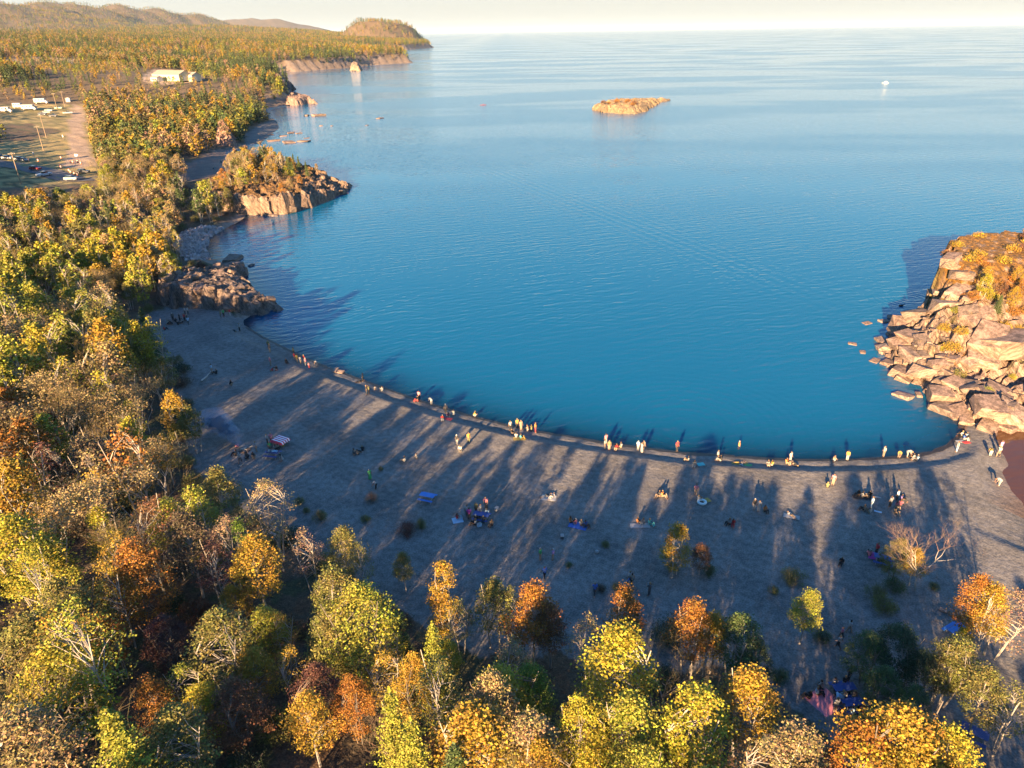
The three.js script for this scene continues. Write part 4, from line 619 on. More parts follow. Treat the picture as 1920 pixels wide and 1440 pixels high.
// [where, [px, py, pose, top + trousers colour, options], ...]
const S_ = 'standing', W_ = 'walking', P_ = 'posing', B_ = 'bending', K_ = 'crouching', I_ = 'sitting', Y_ = 'lying';
const crowd = [
  ['below the low rock point', [319, 608, I_, 'kk'], [325, 601, S_, 'dk'], [330, 604, I_, 'kd'], [334, 609, I_, 'kk'], [338, 602, S_, 'dk'], [341, 606, K_, 'wk'], [347, 602, S_, 'rk'], [352, 604, S_, 'kk'], [354, 609, W_, 'ld'], [348, 590, S_, 'wk'], [353, 589, S_, 'wd'], [314, 609, K_, 'wk'], [309, 619, I_, 'rk']],
  ['at the foot of the low rock point', [415, 597, S_, 'ed'], [420, 594, S_, 'gk'], [432, 593, S_, 'rw'], [441, 581, I_, 'nk']],
  ['by the waterline near the low rock point', [440, 621, Y_, 'kk'], [450, 621, S_, 'wk']],
  ['near the waterline facing the lake', [504, 653, S_, 'ed'], [507, 661, S_, 'dn'], [508, 685, S_, 'pn'], [537, 681, I_, 'kk'], [511, 693, Y_, 'rk'], [519, 694, I_, 'kw']],
  ['in the line by the pale boulders', [553, 676, S_, 'rn', { turn: 2.6 }], [558, 680, S_, 'yn', { turn: 2.8 }], [564, 683, S_, 'wn', { turn: 2.7 }], [571, 680, S_, 'rw', { turn: 2.5 }], [574, 686, S_, 'pw'], [580, 691, S_, 'pr', { s: .7 }], [595, 687, B_, 'ww']],
  ['on the driftwood log', [398, 699, S_, 'ln'], [406, 701, I_, 'kk']],
  ['alone on the shaded sand', [433, 723, K_, 'kn'], [694, 899, S_, 'gg', { dress: 1 }], [705, 917, B_, 'wk'], [1577, 1057, I_, 'kk'], [1013, 1050, S_, 'gn'], [1037, 1050, S_, 'un'], [1021, 1085, W_, 'bk'], [1115, 1116, W_, 'bd'], [1217, 1116, P_, 'dd']],
  ['beside the campfire', [481, 847, S_, 'wn'], [443, 854, I_, 'dk'], [451, 868, W_, 'wd'], [463, 861, K_, 'dk'], [477, 859, K_, 'kn']],
  ['by the striped table', [502, 832, S_, 'wk'], [510, 831, S_, 'pd'], [507, 840, K_, 'gn'], [517, 843, I_, 'wk'], [521, 842, I_, 'nw'], [529, 864, K_, 'ww']],
  ['on the dark sand above the waterline', [681, 715, S_, 'dk'], [674, 716, Y_, 'kk'], [688, 740, S_, 'kd'], [692, 739, S_, 'ek'], [703, 731, K_, 'wn', { s: .7 }], [717, 733, I_, 'ww'], [664, 851, I_, 'wd'], [671, 852, I_, 'nk'], [680, 845, I_, 'kd']],
  ['at the water edge in the evening light', [786, 749, S_, 'pk'], [783, 752, I_, 'kr'], [809, 759, B_, 'ww'], [836, 775, S_, 'dk'], [830, 787, I_, 'rw'], [841, 783, I_, 'pw'], [851, 779, K_, 'ww'], [890, 781, K_, 'yw']],
  ['on the sunlit sand', [857, 834, S_, 'kw'], [879, 830, S_, 'ye'], [863, 847, K_, 'ww'], [782, 859, K_, 'ww', { s: .8 }], [759, 866, I_, 'ww'], [1236, 931, I_, 'dn'], [1242, 931, I_, 'on'], [1196, 981, I_, 'ow'], [1206, 982, I_, 'ww'], [1218, 984, I_, 'tt'], [1025, 930, Y_, 'dw'], [1034, 932, Y_, 'ww']],
  ['in the group at the water edge', [957, 807, S_, 'wk'], [970, 803, S_, 'yk'], [977, 806, S_, 'nn'], [990, 808, K_, 'nw'], [1004, 811, S_, 'or'], [968, 821, I_, 'ww'], [977, 823, I_, 'ty'], [960, 814, I_, 'kk'], [996, 808, K_, 'ed']],
  ['on the wrack line mid-beach', [1136, 832, S_, 'pw'], [1134, 842, S_, 'wn'], [1142, 844, S_, 'en'], [1156, 842, I_, 'rn'], [1164, 839, I_, 'wn'], [1196, 845, S_, 'lw'], [1203, 849, S_, 'ww', { dress: 1 }], [1206, 846, S_, 'nd'], [1269, 846, S_, 'rk'], [1290, 865, I_, 'wn'], [1302, 873, I_, 'ww'], [1345, 863, S_, 'wk'], [1351, 864, I_, 'kw']],
  ['among the bathers at the waterline', [1385, 869, Y_, 'yn'], [1392, 871, Y_, 'wn'], [1440, 873, I_, 'wn'], [1447, 873, I_, 'yw'], [1481, 866, S_, 'ww', { turn: .5 }], [1475, 869, I_, 'on'], [1489, 870, Y_, 'kn'], [1562, 865, K_, 'nw'], [1588, 863, S_, 'yw'], [1656, 856, S_, 'wn'], [1685, 858, B_, 'yn'], [1701, 857, B_, 'ww'], [1712, 860, I_, 'wk'], [1719, 863, I_, 'lw']],
  ['on the sand facing the bay', [1561, 909, S_, 'pn'], [1551, 914, I_, 'ek'], [1413, 956, S_, 'kw'], [1422, 959, S_, 'ww'], [1434, 959, I_, 'ok'], [1484, 967, Y_, 'wn'], [1367, 983, I_, 'wk'], [1374, 984, I_, 'rr'], [1304, 928, S_, 'pn'], [1310, 939, I_, 'wn']],
  ['on the sand spit by the creek', [1793, 847, S_, 'wl'], [1856, 855, B_, 'yw'], [1871, 856, W_, 'wn'], [1875, 845, S_, 'uw'], [1872, 911, B_, 'ww'], [1803, 818, I_, 'wk'], [1812, 820, I_, 'lk'], [1808, 824, I_, 'bw']],
  ['in the circle on the shaded sand', [1609, 930, I_, 'kk'], [1617, 932, I_, 'wn'], [1630, 932, I_, 'kk'], [1620, 957, I_, 'nk'], [1633, 953, S_, 'll'], [1630, 962, I_, 'wn'], [1668, 951, S_, 'wk'], [1681, 938, S_, 'lk'], [1690, 938, I_, 'uk'], [1681, 951, I_, 'pn'], [1678, 962, I_, 'nn'], [1688, 948, I_, 'pw']],
  ['beside the pinkish bare tree', [1629, 1042, I_, 'pk'], [1642, 1040, S_, 'rk'], [1648, 1052, I_, 'kd'], [1660, 1058, I_, 'wk'], [1668, 1060, I_, 'tk']],
  ['walking to the wood edge', [1180, 1094, W_, 'wb'], [1184, 1098, W_, 'nk'], [1591, 1186, W_, 'wn'], [1577, 1195, W_, 'pk', { s: .75 }], [1571, 1215, W_, 'wk']],
  ['in the party by the pink blanket', [1540, 1293, K_, 'wk'], [1517, 1309, I_, 'kk'], [1565, 1335, S_, 'wn'], [1573, 1320, B_, 'lw'], [1590, 1276, S_, 'kk'], [1587, 1366, I_, 'vk'], [1600, 1362, I_, 'kk'], [1608, 1348, I_, 'dk'], [1532, 1302, I_, 'lk'], [1576, 1346, S_, 'dd']],
  ['at the dark picnic table', [876, 968, S_, 'wd'], [880, 974, S_, 'vk'], [893, 962, S_, 'ek'], [901, 966, S_, 'wk'], [913, 964, S_, 'kw'], [891, 984, I_, 'wk'], [922, 985, I_, 'nk'], [911, 954, S_, 'pn'], [858, 974, I_, 'rl']],
  ['on the blue mat', [1070, 980, I_, 'ok'], [1079, 983, I_, 'pw'], [1090, 986, I_, 'wd'], [1098, 987, I_, 'bk']],
  ['on the second cove beach', [415, 306, S_, 'wk'], [402, 317, I_, 'lk'], [430, 314, S_, 'kk'], [332, 333, I_, 'kk'], [327, 334, I_, 'wk']],
];
for (const [where, ...L] of crowd) for (const [px, py, pose, c, o] of L) person(px, py, pose, c, where, o);
for (const [px, py, c] of [[550, 659, 'ek'], [1386, 836, 'on'], [1136, 812, 'wk'], [1269, 839, 'rk']].slice(0, 2)) { const p = G(px, py); person(px, py, S_, c, 'wading in the lake', { at: p, y: -.75 }); }
// ---------------------------------------------------------------- things on the beach
const bx = (w, h, d, x = 0, y = 0, z = 0) => { const g = new THREE.BoxGeometry(w, h, d); g.translate(x, y, z); return g; };
const rb = (w, h, d, x, y, z, r = .05) => { const g = new RoundedBoxGeometry(w, h, d, 2, r); g.translate(x, y, z); return g; };
const beam = (a, b, r, n = 6) => { const A = V(...a), B = V(...b), g = new THREE.CylinderGeometry(r, r, A.distanceTo(B), n); g.translate(0, 0, 0); g.applyQuaternion(new THREE.Quaternion().setFromUnitVectors(V(0, 1, 0), B.clone().sub(A).normalize())); g.translate((A.x + B.x) / 2, (A.y + B.y) / 2, (A.z + B.z) / 2); return g; };
const blueM = std(.03, .16, .5, { roughness: .5 }), darkBlueM = std(.03, .06, .22, { roughness: .5 }), woodM = std(.2, .15, .11), greyWood = std(.36, .32, .28), steelM = std(.25, .25, .26, { metalness: .6, roughness: .5 });
function picnicTable(px, py, turn, m, label) {
  const p = T(px, py), o = new THREE.Group();
  const t = part('tabletop', bx(.05, .001, .05, 0, -.5, 0), m, o); t.geometry = mergeGeometries([0, 1, 2, 3, 4].map((k) => rb(1.83, .045, .14, 0, .75, (k - 2) * .15, .012)));
  for (const s of [-1, 1]) { part('bench', mergeGeometries([rb(1.83, .045, .13, 0, .45, s * .62, .012), rb(1.83, .045, .13, 0, .45, s * .77, .012)]), m, o); part('leg_frame', mergeGeometries([beam([s * .65, 0, -.66], [s * .65, .73, -.22], .04), beam([s * .65, 0, .66], [s * .65, .73, .22], .04), beam([s * .65, .41, -.82], [s * .65, .41, .82], .035)]), steelM, o); }
  o.position.copy(p); o.rotation.y = turn; tag(o, label, 'picnic table'); return top(o, 'picnic_table');
}
picnicTable(802, 938, -.35, blueM, 'empty bright blue picnic table on the sand');
picnicTable(512, 856, -.2, darkBlueM, 'dark blue picnic table with a person lying on top near the campfire');
picnicTable(527, 833, -.5, woodM, 'picnic table covered by a red and white striped cloth');
picnicTable(903, 974, -.3, darkBlueM, 'crowded dark picnic table in the shaded sand');
picnicTable(1580, 1300, .1, darkBlueM, 'dark blue picnic table beside the pink blanket, further from the trees');
picnicTable(1597, 1328, .1, darkBlueM, 'dark blue picnic table beside the pink blanket, closer to the trees');
picnicTable(1791, 1190, .5, blueM, 'blue picnic table half hidden behind small yellow birches');
picnicTable(1823, 1384, -.7, darkBlueM, 'dark blue picnic table under the golden trees');
picnicTable(1655, 1056, -.5, darkBlueM, 'dark picnic table beside the pinkish bare tree');
{ const p = T(512, 856); person(512, 856, Y_, 'wl', 'on the table near the campfire', { at: p, y: p.y + .73, turn: 1.4 }); }
for (const [tx, ty, L] of [[1580, 1300, ['wk', 'lk', 'kw', 'nk']], [1597, 1328, ['wk', 'lw', 'nw', 'rk']], [903, 974, ['wk', 'kk', 'lw', 'dk']]]) { const p = T(tx, ty), t = tx === 903 ? -.3 : .1; L.forEach((c, i) => { const s = i % 2 ? 1 : -1, u = (i < 2 ? -.45 : .45), q = V(u * Math.cos(t) + s * .7 * Math.sin(t), 0, -u * Math.sin(t) + s * .7 * Math.cos(t)).add(p); person(tx + i, ty, 'seated', c, tx === 903 ? 'at the dark picnic table' : 'at a table by the pink blanket', { at: q, y: p.y - .06, turn: t + (s > 0 ? Math.PI : 0) }); }); }
function clothTex(f, n = 64) { const t = noiseTex(n, () => 1); const d = t.image.data; for (let j = 0; j < n; j++) for (let i = 0; i < n; i++) { const c = f(i / n, j / n); d.set([c[0], c[1], c[2], 255], (j * n + i) * 4); } t.colorSpace = THREE.SRGBColorSpace; return t; }
function sheet(w, d, sag, seed) { const g = new THREE.PlaneGeometry(w, d, 14, 14); g.rotateX(-Math.PI / 2); const p = g.attributes.position; for (let i = 0; i < p.count; i++) { const x = p.getX(i), z = p.getZ(i), o = Math.max(Math.abs(x) / w, Math.abs(z) / d) * 2; p.setY(i, .035 * fbm(x * 1.6 + seed, z * 1.6, 2) - sag * smooth(.86, 1, o)); } g.computeVertexNormals(); return g; }
{ // striped cloth over a table
  const p = T(527, 833), m = new THREE.MeshStandardMaterial({ roughness: .9, side: THREE.DoubleSide, map: clothTex((u, v) => (Math.floor(v * 9) % 2 ? [235, 225, 225] : [205, 70, 85])) }), o = new THREE.Mesh(sheet(2.1, 1.7, .3, 2), m); o.position.set(p.x, p.y + .84, p.z); o.rotation.y = -.5; tag(o, 'red and white striped cloth spread over a picnic table', 'tablecloth'); top(o, 'tablecloth');
}
const blankets = [[1546, 1316, 2.3, 2.2, 'p', .5, 'large pink blanket spread beside the picnic tables'], [1084, 986, 2.6, 1.5, 'b', -.4, 'long blue mat with several people sitting on it'], [858, 976, 1.5, 1.3, 'l', .3, 'pale blue towel under a sitter by the crowded dark table'], [1029, 934, 2.2, 1.5, 'w', -.2, 'white blanket under two sunbathers'], [1200, 986, 2.8, 1, 'w', 0, 'white blanket under three sitters casting long shadows'], [1401, 873, 1.5, .9, 'g', -.3, 'pale green towel at the waterline'], [1388, 871, 2.6, 1.2, 'y', -.1, 'yellow blanket under bathers at the waterline'], [1324, 939, 1.3, 1, 'y', .4, 'yellow towel beside the white swim ring'], [1314, 871, 1.2, .9, 't', .2, 'turquoise towel on the wrack line'], [1800, 828, 1.4, .8, 'w', .1, 'white towel on the sand spit'], [1812, 830, 1.3, .8, 'r', .2, 'red towel on the sand spit'], [1484, 969, 2.2, 1, 'w', -.4, 'white blanket under a lone sunbather'], [974, 823, 2.1, 1.1, 'y', 0, 'yellow blanket at the water edge'], [1616, 933, 2.6, 1.1, 'k', -.2, 'black blanket under three sitters'], [1643, 1044, 2, 1.5, 'v', -.4, 'magenta blanket beside the pinkish bare tree'], [838, 786, 2, 1, 'r', -.3, 'red and white towel at the water edge'], [1646, 933, .9, .35, 'w', -.3, 'white board lying near the black blanket'], [1646, 960, 1, .35, 'l', -.5, 'pale board lying near the standing sitters'], [514, 694, 1.6, .8, 'r', .2, 'red towel under a lying person near the waterline']];
blankets.forEach(([px, py, w, d, c, turn, lab], i) => { const p = T(px, py), o = new THREE.Mesh(sheet(w * (i ? .78 : 1), d * (i ? .8 : 1), .02, i * 3.1), clothM[c].clone()); o.material.side = THREE.DoubleSide; o.position.set(p.x, p.y + .08, p.z); o.rotation.y = turn; tag(o, lab, lab.includes('board') ? 'board' : 'blanket'); top(o, lab.includes('board') ? 'board' : 'blanket'); });
{ // swim ring, coolers, bags, a ball
  const p = T(1316, 943), o = new THREE.Mesh(new THREE.TorusGeometry(.42, .15, 10, 28).rotateX(Math.PI / 2), std(.6, .62, .6, { roughness: .4 })); o.position.set(p.x, p.y + .14, p.z); tag(o, 'white inflatable swim ring on the sand', 'swim ring'); top(o, 'swim_ring');
  const bag = (px, py, c, lab) => { const q = T(px, py), g = new THREE.Group(); part('body', rb(.5, .36, .34, 0, .18, 0, .07), clothM[c], g); part('lid', rb(.52, .07, .36, 0, .39, 0, .03), clothM.w, g); part('handle', new THREE.TorusGeometry(.16, .018, 6, 14, Math.PI).translate(0, .42, 0), steelM, g); g.position.copy(q); g.rotation.y = px; tag(g, lab, 'cooler'); top(g, 'cooler'); };
  bag(931, 957, 'w', 'white cooler standing apart from the crowded dark table'); bag(899, 987, 'l', 'pale blue cooler in front of the crowded dark table'); bag(1054, 1009, 'd', 'dark cooler with pale lid alone on the shaded sand'); bag(530, 836, 'y', 'yellow cooler under the striped tablecloth'); bag(600 + 968, 1322, 'w', 'white cooler between pink blanket and tables');
  const ball = (px, py, r, c, lab) => { const q = T(px, py), g = new THREE.Group(); part('shell', new THREE.SphereGeometry(r, 18, 14), clothM[c], g); part('valve', new THREE.CylinderGeometry(.02, .02, .015, 8).translate(0, r, 0), clothM.d, g); g.position.set(q.x, q.y + r * .95, q.z); tag(g, lab, 'ball'); top(g, 'ball'); };
  ball(1119, 1037, .2, 'w', 'white ball lying alone on the shaded sand'); ball(445, 838, .25, 'p', 'pink ball beside the campfire smoke');
  // driftwood
  const log = (a, b, r, lab) => { const A = T(...a), B = T(...b), g = new Geo(), R = rngOf(a[0]), n = 8, pts = []; for (let i = 0; i <= n; i++) { const t = i / n; pts.push([lerp(A.x, B.x, t) - A.x + (R() - .5) * r * 1.6, lerp(A.y, B.y, t) - A.y + r * .75 + (R() - .5) * r * .5, lerp(A.z, B.z, t) - A.z + (R() - .5) * r * 1.6]); } g.limb(pts, r, r * .45, 7, W1); const k = pts[6]; g.limb([k, [k[0] + .3, k[1] + .35, k[2] + .1], [k[0] + .6, k[1] + .5, k[2] + .1]], r * .4, r * .15, 5, W1); const o = new THREE.Mesh(g.build(), greyWood); o.position.copy(A); tag(o, lab, 'driftwood'); top(o, 'driftwood_log'); };
  log([378, 716], [398, 696], .16, 'long pale driftwood log on the shaded sand'); log([1820, 793], [1834, 798], .14, 'short driftwood log at the foot of the headland'); log([452, 844], [476, 837], .12, 'grey log laid beside the campfire'); log([449, 875], [457, 871], .1, 'short plank behind the campfire group'); log([510, 1000], [590, 1050], .14, 'fallen white birch trunk at the wood edge');
  // campfire with smoke
  const f = T(459, 845), fire = new THREE.Group(), R = rngOf(9); for (let i = 0; i < 9; i++) stone(fire, Math.cos(i * .7) * .55, .08, Math.sin(i * .7) * .55, .2, .15, .18, R, stoneM[3]).name = 'ring_stone'; for (let i = 0; i < 4; i++) part('firewood', beam([Math.cos(i * 1.6) * .4, .05, Math.sin(i * 1.6) * .4], [-Math.cos(i * 1.6) * .1, .35, -Math.sin(i * 1.6) * .1], .045, 6), greyWood, fire); fire.position.copy(f); tag(fire, 'ring of stones with a smoking campfire on the shaded sand', 'campfire'); top(fire, 'campfire');
  const smoke = new THREE.Group(), sm = new THREE.MeshStandardMaterial({ name: 'smoke', color: C(.3, .4, .55), transparent: true, opacity: .04, roughness: 1 });
  for (let i = 0; i < 46; i++) { const t = Math.pow(i / 45, .8), g = new THREE.IcosahedronGeometry(1, 2), p = g.attributes.position; const sd = R() * 50; for (let k = 0; k < p.count; k++) { const x = p.getX(k), y = p.getY(k), z = p.getZ(k), n = 1 + .45 * noise3(x * 1.3 + sd, y * 1.3, z * 1.3); p.setXYZ(k, x * n, y * n, z * n); } g.computeVertexNormals(); const o = part('puff', g, sm, smoke), s = .25 + t * 1.15 * (.6 + R() * .7); o.position.set(-t * 5.2 + (R() - .5) * (.3 + t * 1.9), .5 + t * 2.6 + (R() - .5) * (.2 + t), -t * 3.6 + (R() - .5) * (.3 + t * 1.8)); o.scale.set(s * 1.25, s * .7, s); o.castShadow = false; }
  smoke.position.copy(f); tag(smoke, 'thin blue smoke drifting from the campfire', 'smoke', null, 'stuff'); smoke.name = numbered('smoke'); scene.add(smoke);
}
// ---------------------------------------------------------------- boats
{
  const p = G(1660, 156), o = new THREE.Group(), sh = new THREE.Shape(); sh.moveTo(-3.4, -1.1); sh.lineTo(1.2, -1.1); sh.quadraticCurveTo(3, -.8, 3.9, 0); sh.quadraticCurveTo(3, .8, 1.2, 1.1); sh.lineTo(-3.4, 1.1); sh.closePath();
  part('hull', new THREE.ExtrudeGeometry(sh, { depth: 1.1, bevelSize: .15, bevelThickness: .2, bevelSegments: 2 }).rotateX(-Math.PI / 2), std(.3, .3, .29, { roughness: .5 }), o); part('cabin', rb(2.6, 1.3, 1.7, -.3, 1.95, 0, .15), std(.4, .4, .39), o); part('windscreen', rb(.08, .7, 1.5, 1.05, 2.1, 0, .03), std(.04, .06, .08, { roughness: .1 }), o); part('roof', rb(3, .1, 1.9, -.3, 2.66, 0, .04), std(.7, .7, .68), o);
  o.position.set(p.x, -.25, p.z); o.rotation.y = 2.7; o.scale.setScalar(.75); tag(o, 'white cabin boat far out on the lake', 'boat'); top(o, 'motor_boat');
  const q = G(906, 197), k = new THREE.Group(), s2 = new THREE.Shape(); s2.moveTo(-2.4, 0); s2.quadraticCurveTo(0, .62, 2.4, 0); s2.quadraticCurveTo(0, -.62, -2.4, 0); part('hull', new THREE.ExtrudeGeometry(s2, { depth: .3, bevelSize: .04, bevelThickness: .05, bevelSegments: 1 }).rotateX(-Math.PI / 2), std(.16, .03, .02, { roughness: .5 }), k); part('cockpit', new THREE.TorusGeometry(.3, .04, 6, 14).rotateX(Math.PI / 2).translate(0, .36, 0), std(.03, .03, .03), k); k.position.set(q.x, -.08, q.z); k.rotation.y = .2; tag(k, 'red kayak far out on the lake', 'kayak'); top(k, 'kayak'); person(906, 197, 'seated', 'rk', 'paddling the red kayak', { at: V(q.x, 0, q.z), y: -.25 });
  const d = G(1690, 574), b = new Geo(); b.limb([[-.3, .05, 0], [0, .1, 0], [.2, .12, 0], [.28, .28, 0], [.36, .3, 0]], .02, .05, 7, W1); b.limb([[-.28, .08, 0], [-.1, .12, 0], [.18, .1, 0]], .1, .1, 7, W1); const du = new THREE.Mesh(b.build(), std(.05, .04, .035)); du.scale.setScalar(1.6); du.position.set(d.x, -.02, d.z); tag(du, 'dark duck swimming off the headland', 'duck'); top(du, 'duck');
}
// ---------------------------------------------------------------- road side: vehicles, barrels, poles, sheds
const glassM = std(.02, .03, .04, { roughness: .1 }), tyreM = std(.02, .02, .02), rimM = std(.4, .4, .42, { metalness: .7, roughness: .4 }), lampM = std(.6, .58, .5, { roughness: .2 });
function extr(pts, w, bev = .06) { const s = new THREE.Shape(pts.map(([x, y]) => new THREE.Vector2(x, y))); const g = new THREE.ExtrudeGeometry(s, { depth: w - bev * 2, bevelSize: bev, bevelThickness: bev, bevelSegments: 2 }); g.translate(0, 0, -w / 2 + bev); return g; }
function wheels(o, xs, w, r = .33) { for (const x of xs) for (const s of [-1, 1]) { const t = part('wheel', new THREE.CylinderGeometry(r, r, .22, 18).rotateX(Math.PI / 2).translate(x, r, s * (w / 2 - .08)), tyreM, o); part('rim', new THREE.CylinderGeometry(r * .6, r * .6, .24, 12).rotateX(Math.PI / 2).translate(x, r, s * (w / 2 - .08)), rimM, t); } }
function car(px, py, turn, c, label, kind = 'car') {
  const p = T(px, py), o = new THREE.Group(), m = std(...c, { roughness: .35 }), tall = kind === 'truck';
  part('body', tall ? extr([[-2.7, .45], [2.6, .45], [2.65, .95], [1.3, 1.1], [-2.7, 1.1]], 1.9) : extr([[-2.2, .35], [2.15, .35], [2.2, .75], [1.2, .92], [-2.2, .98]], 1.78), m, o);
  part('cabin', tall ? extr([[-.7, 1.1], [1.25, 1.1], [.65, 1.75], [-.55, 1.78]], 1.66) : extr([[-2, .95], [1.1, .92], [.35, 1.45], [-1.5, 1.47]], 1.56), glassM, o);
  part('roof', tall ? rb(1.2, .07, 1.5, .05, 1.8, 0, .03) : rb(1.75, .06, 1.35, -.6, 1.49, 0, .03), m, o); wheels(o, tall ? [-1.75, 1.7] : [-1.4, 1.4], tall ? 1.9 : 1.78, tall ? .4 : .33);
  for (const s of [-1, 1]) { part('headlight', rb(.08, .14, .32, tall ? 2.64 : 2.17, .72, s * .62, .03), lampM, o); part('tail_light', rb(.06, .14, .26, tall ? -2.76 : -2.25, .78, s * .66, .03), std(.3, .02, .02), o); }
  o.position.set(p.x, p.y + .15, p.z); o.rotation.y = turn; tag(o, label, tall ? 'truck' : 'car'); return top(o, tall ? 'pickup_truck' : 'parked_car');
}
car(15, 299, -.15, [.36, .36, .35], 'white car parked on the road verge, first of the row'); car(38, 301, -.15, [.36, .36, .35], 'white car parked behind another white car'); car(45, 303, -.2, [.2, .2, .2], 'grey car at the end of the parked row'); car(1, 297, -.15, [.03, .03, .04], 'black car parked at the head of the row'); car(67, 319, -.25, [.35, .03, .03], 'red car driving along the paved road'); car(84, 331, 1.2, [.5, .5, .52], 'silver pickup truck on the paved road', 'truck'); car(134, 338, .1, [.36, .36, .35], 'white car parked where the road meets the trees'); car(157, 325, .1, [.04, .04, .05], 'black car behind the row of barrels'); car(128, 214, .4, [.36, .36, .35], 'white pickup truck beside the dirt road', 'truck'); car(110, 203, .2, [.5, .5, .3], 'pale car parked on the camping lot'); car(80, 216, .2, [.06, .07, .1], 'dark car parked between the camper vans'); car(100, 219, .2, [.05, .05, .07], 'black car at the edge of the camping lot'); car(88, 213, .3, [.36, .36, .35], 'white car parked beside the dark cars'); car(92, 209, .2, [.4, .42, .4], 'grey car behind the white car on the lot');
function camper(px, py, turn, L, label) { const p = T(px, py), o = new THREE.Group(), H = 2.5; part('body', rb(L, H, 2.4, 0, .75 + H / 2, 0, .18), std(.34, .335, .32, { roughness: .6 }), o); part('cab', extr([[L / 2, .5], [L / 2 + 1.5, .5], [L / 2 + 1.45, 1.2], [L / 2 + .7, 1.9], [L / 2, 2]], 2.1), std(.34, .34, .33, { roughness: .5 }), o); part('windscreen', rb(.5, .6, 1.8, L / 2 + .95, 1.55, 0, .05), glassM, o); part('stripe', mergeGeometries([bx(L * .96, .16, .02, 0, 1.5, 1.205), bx(L * .96, .16, .02, 0, 1.5, -1.205)]), std(.2, .16, .13), o); for (const x of [-L * .3, 0, L * .28]) for (const s of [-1, 1]) part('window', rb(.9, .6, .03, x, 2.35, s * 1.2, .01), glassM, o); part('door', rb(.7, 1.8, .03, L * .12, 1.7, 1.215, .01), std(.6, .6, .58), o); wheels(o, [-L * .3, L / 2 + .7], 2.3, .42); o.position.copy(p); o.rotation.y = turn; tag(o, label, 'camper'); top(o, 'camper_van'); }
camper(76, 194, .1, 7, 'white camper standing alone at the back of the lot'); camper(54, 206, -.1, 8, 'long white camper in the middle of the lot'); camper(8, 211, .1, 7, 'white camper beside the wood at the lot edge'); camper(34, 203, 0, 5, 'smaller white camper between two longer ones');
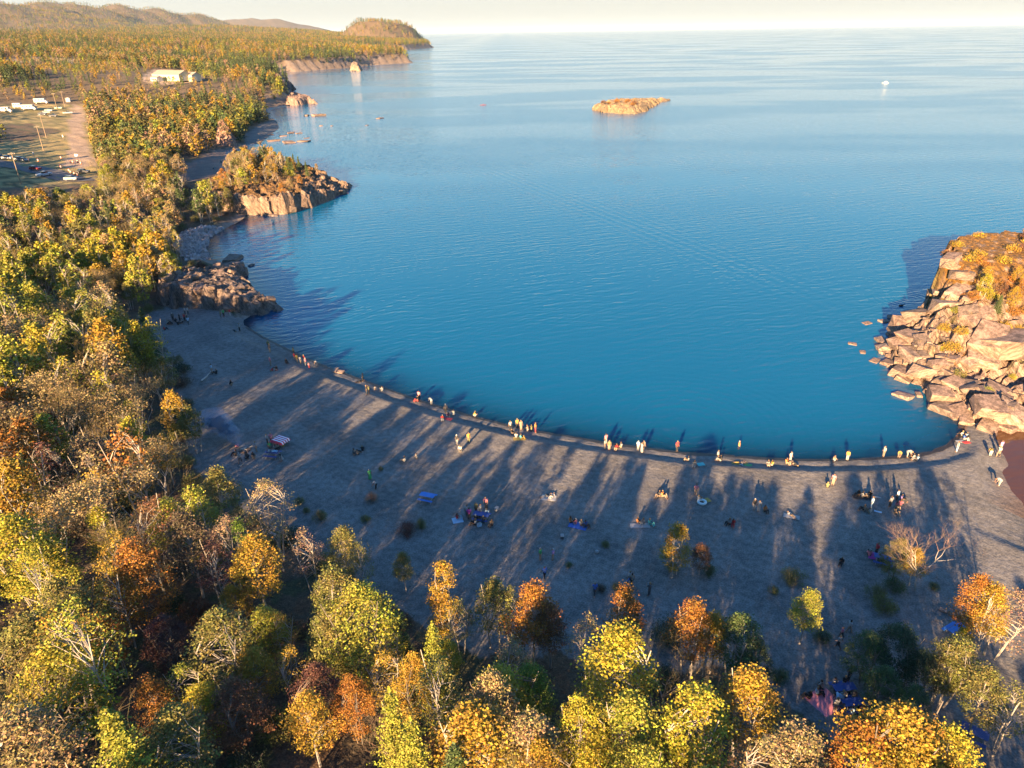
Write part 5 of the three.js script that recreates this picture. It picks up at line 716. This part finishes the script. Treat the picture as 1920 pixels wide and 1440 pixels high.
{
  const drum = (px, py) => { const p = T(px, py), o = new THREE.Group(); part('barrel', new THREE.LatheGeometry([[.0, 0], [.3, 0], [.3, .06], [.26, .08], [.24, .5], [.22, .95], [.1, 1], [0, 1]].map(([x, y]) => new THREE.Vector2(x, y)), 14), std(.6, .14, .03, { roughness: .5 }), o); part('stripe', new THREE.CylinderGeometry(.252, .258, .14, 14).translate(0, .42, 0), std(.7, .7, .7), o); part('stripe', new THREE.CylinderGeometry(.238, .246, .14, 14).translate(0, .72, 0), std(.7, .7, .7), o); o.position.set(p.x, p.y + .1, p.z); o.scale.setScalar(1.1); tag(o, 'orange and white traffic barrel on the road junction', 'barrel', 'traffic barrels at the junction'); top(o, 'traffic_barrel'); };
  for (const [x, y] of [[54, 303], [72, 303], [115, 298], [133, 306], [137, 306], [146, 305], [152, 308], [113, 314], [115, 316], [130, 322], [133, 325], [140, 328], [146, 330]]) drum(x, y);
  const pole = (px, py, top_, lab) => { const p = T(px, py), o = new THREE.Group(), m = std(.22, .16, .11); part('post', new THREE.CylinderGeometry(.13, .18, top_, 9).translate(0, top_ / 2, 0), m, o); part('crossarm', bx(2.2, .14, .14, 0, top_ - .6, .18), m, o); for (const x of [-.95, -.4, .4, .95]) part('insulator', new THREE.CylinderGeometry(.05, .07, .2, 7).translate(x, top_ - .43, .18), std(.5, .5, .48), o); o.position.copy(p); o.rotation.y = .3; tag(o, lab, 'utility pole'); top(o, 'utility_pole'); };
  pole(82, 283, 11, 'wooden utility pole on the golden field by the dirt road'); pole(87, 258, 11, 'wooden utility pole at the far edge of the golden field'); pole(40, 346, 11, 'wooden utility pole below the paved road'); pole(122, 201, 10, 'wooden utility pole beside the camping lot'); pole(107, 203, 10, 'wooden utility pole behind the parked cars'); pole(6, 380, 11, 'wooden utility pole among the trees below the road');
  const sign = (px, py, w, h, y, lab) => { const p = T(px, py), o = new THREE.Group(); part('board', rb(w, h, .05, 0, y, 0, .01), std(.62, .58, .55), o); for (const s of [-1, 1]) part('post', bx(.07, y, .07, s * w * .4, y / 2, -.05), woodM, o); o.position.copy(p); o.rotation.y = -.4; tag(o, lab, 'sign'); top(o, 'sign_board'); };
  sign(144, 296, 2, 1, 1.1, 'pale barricade board at the end of the dirt road'); sign(65, 297, .8, .8, 2.2, 'small white sign on the golden field by the parked cars'); sign(119, 261, .6, 1, 1.5, 'white marker post beside the dirt road'); 
  const shed = (px, py, L, W, H, turn, wall, lab) => { const p = T(px, py), o = new THREE.Group(), rise = W * .2; part('wall', extr([[-W / 2, 0], [W / 2, 0], [W / 2, H], [0, H + rise], [-W / 2, H]], L, .02), std(...wall), o); const rf = std(.3, .23, .18, { roughness: .7 }); const sl = Math.hypot(W / 2, rise); for (const s of [-1, 1]) { const g = new THREE.BoxGeometry(sl + .4, .14, L + .8); g.rotateZ(-s * Math.atan2(rise, W / 2)); g.translate(s * W / 4, H + rise / 2 + .12, 0); part('roof', g, rf, o); } part('door', bx(W * .3, H * .75, .06, -W * .12, H * .375, L / 2 + .05), std(.45, .43, .36), o); for (let k = -1; k < 2; k++) part('window', bx(.06, .9, 1.6, -W / 2 - .04, H * .55, k * L * .26), glassM, o); o.position.set(p.x, p.y - .2, p.z); o.rotation.y = turn; tag(o, lab, 'building'); top(o, 'shed'); };
  shed(325, 158, 30, 13, 5, 1.15, [.45, .4, .26], 'long cream metal shed with brown roof among the trees'); shed(360, 152, 12, 10, 5, 1.15, [.5, .44, .3], 'shorter shed joined behind the long cream shed'); shed(295, 154, 7, 6, 3, 1.15, [.5, .5, .48], 'small pale shed beside the long cream shed'); shed(128, 188, 3, 2.6, 2.4, .3, [.36, .36, .35], 'tiny white hut beside the dirt road');
}
scene.fog = new THREE.FogExp2(C(.62, .8, 1), 1.7e-5);
renderer.render(scene, camera);
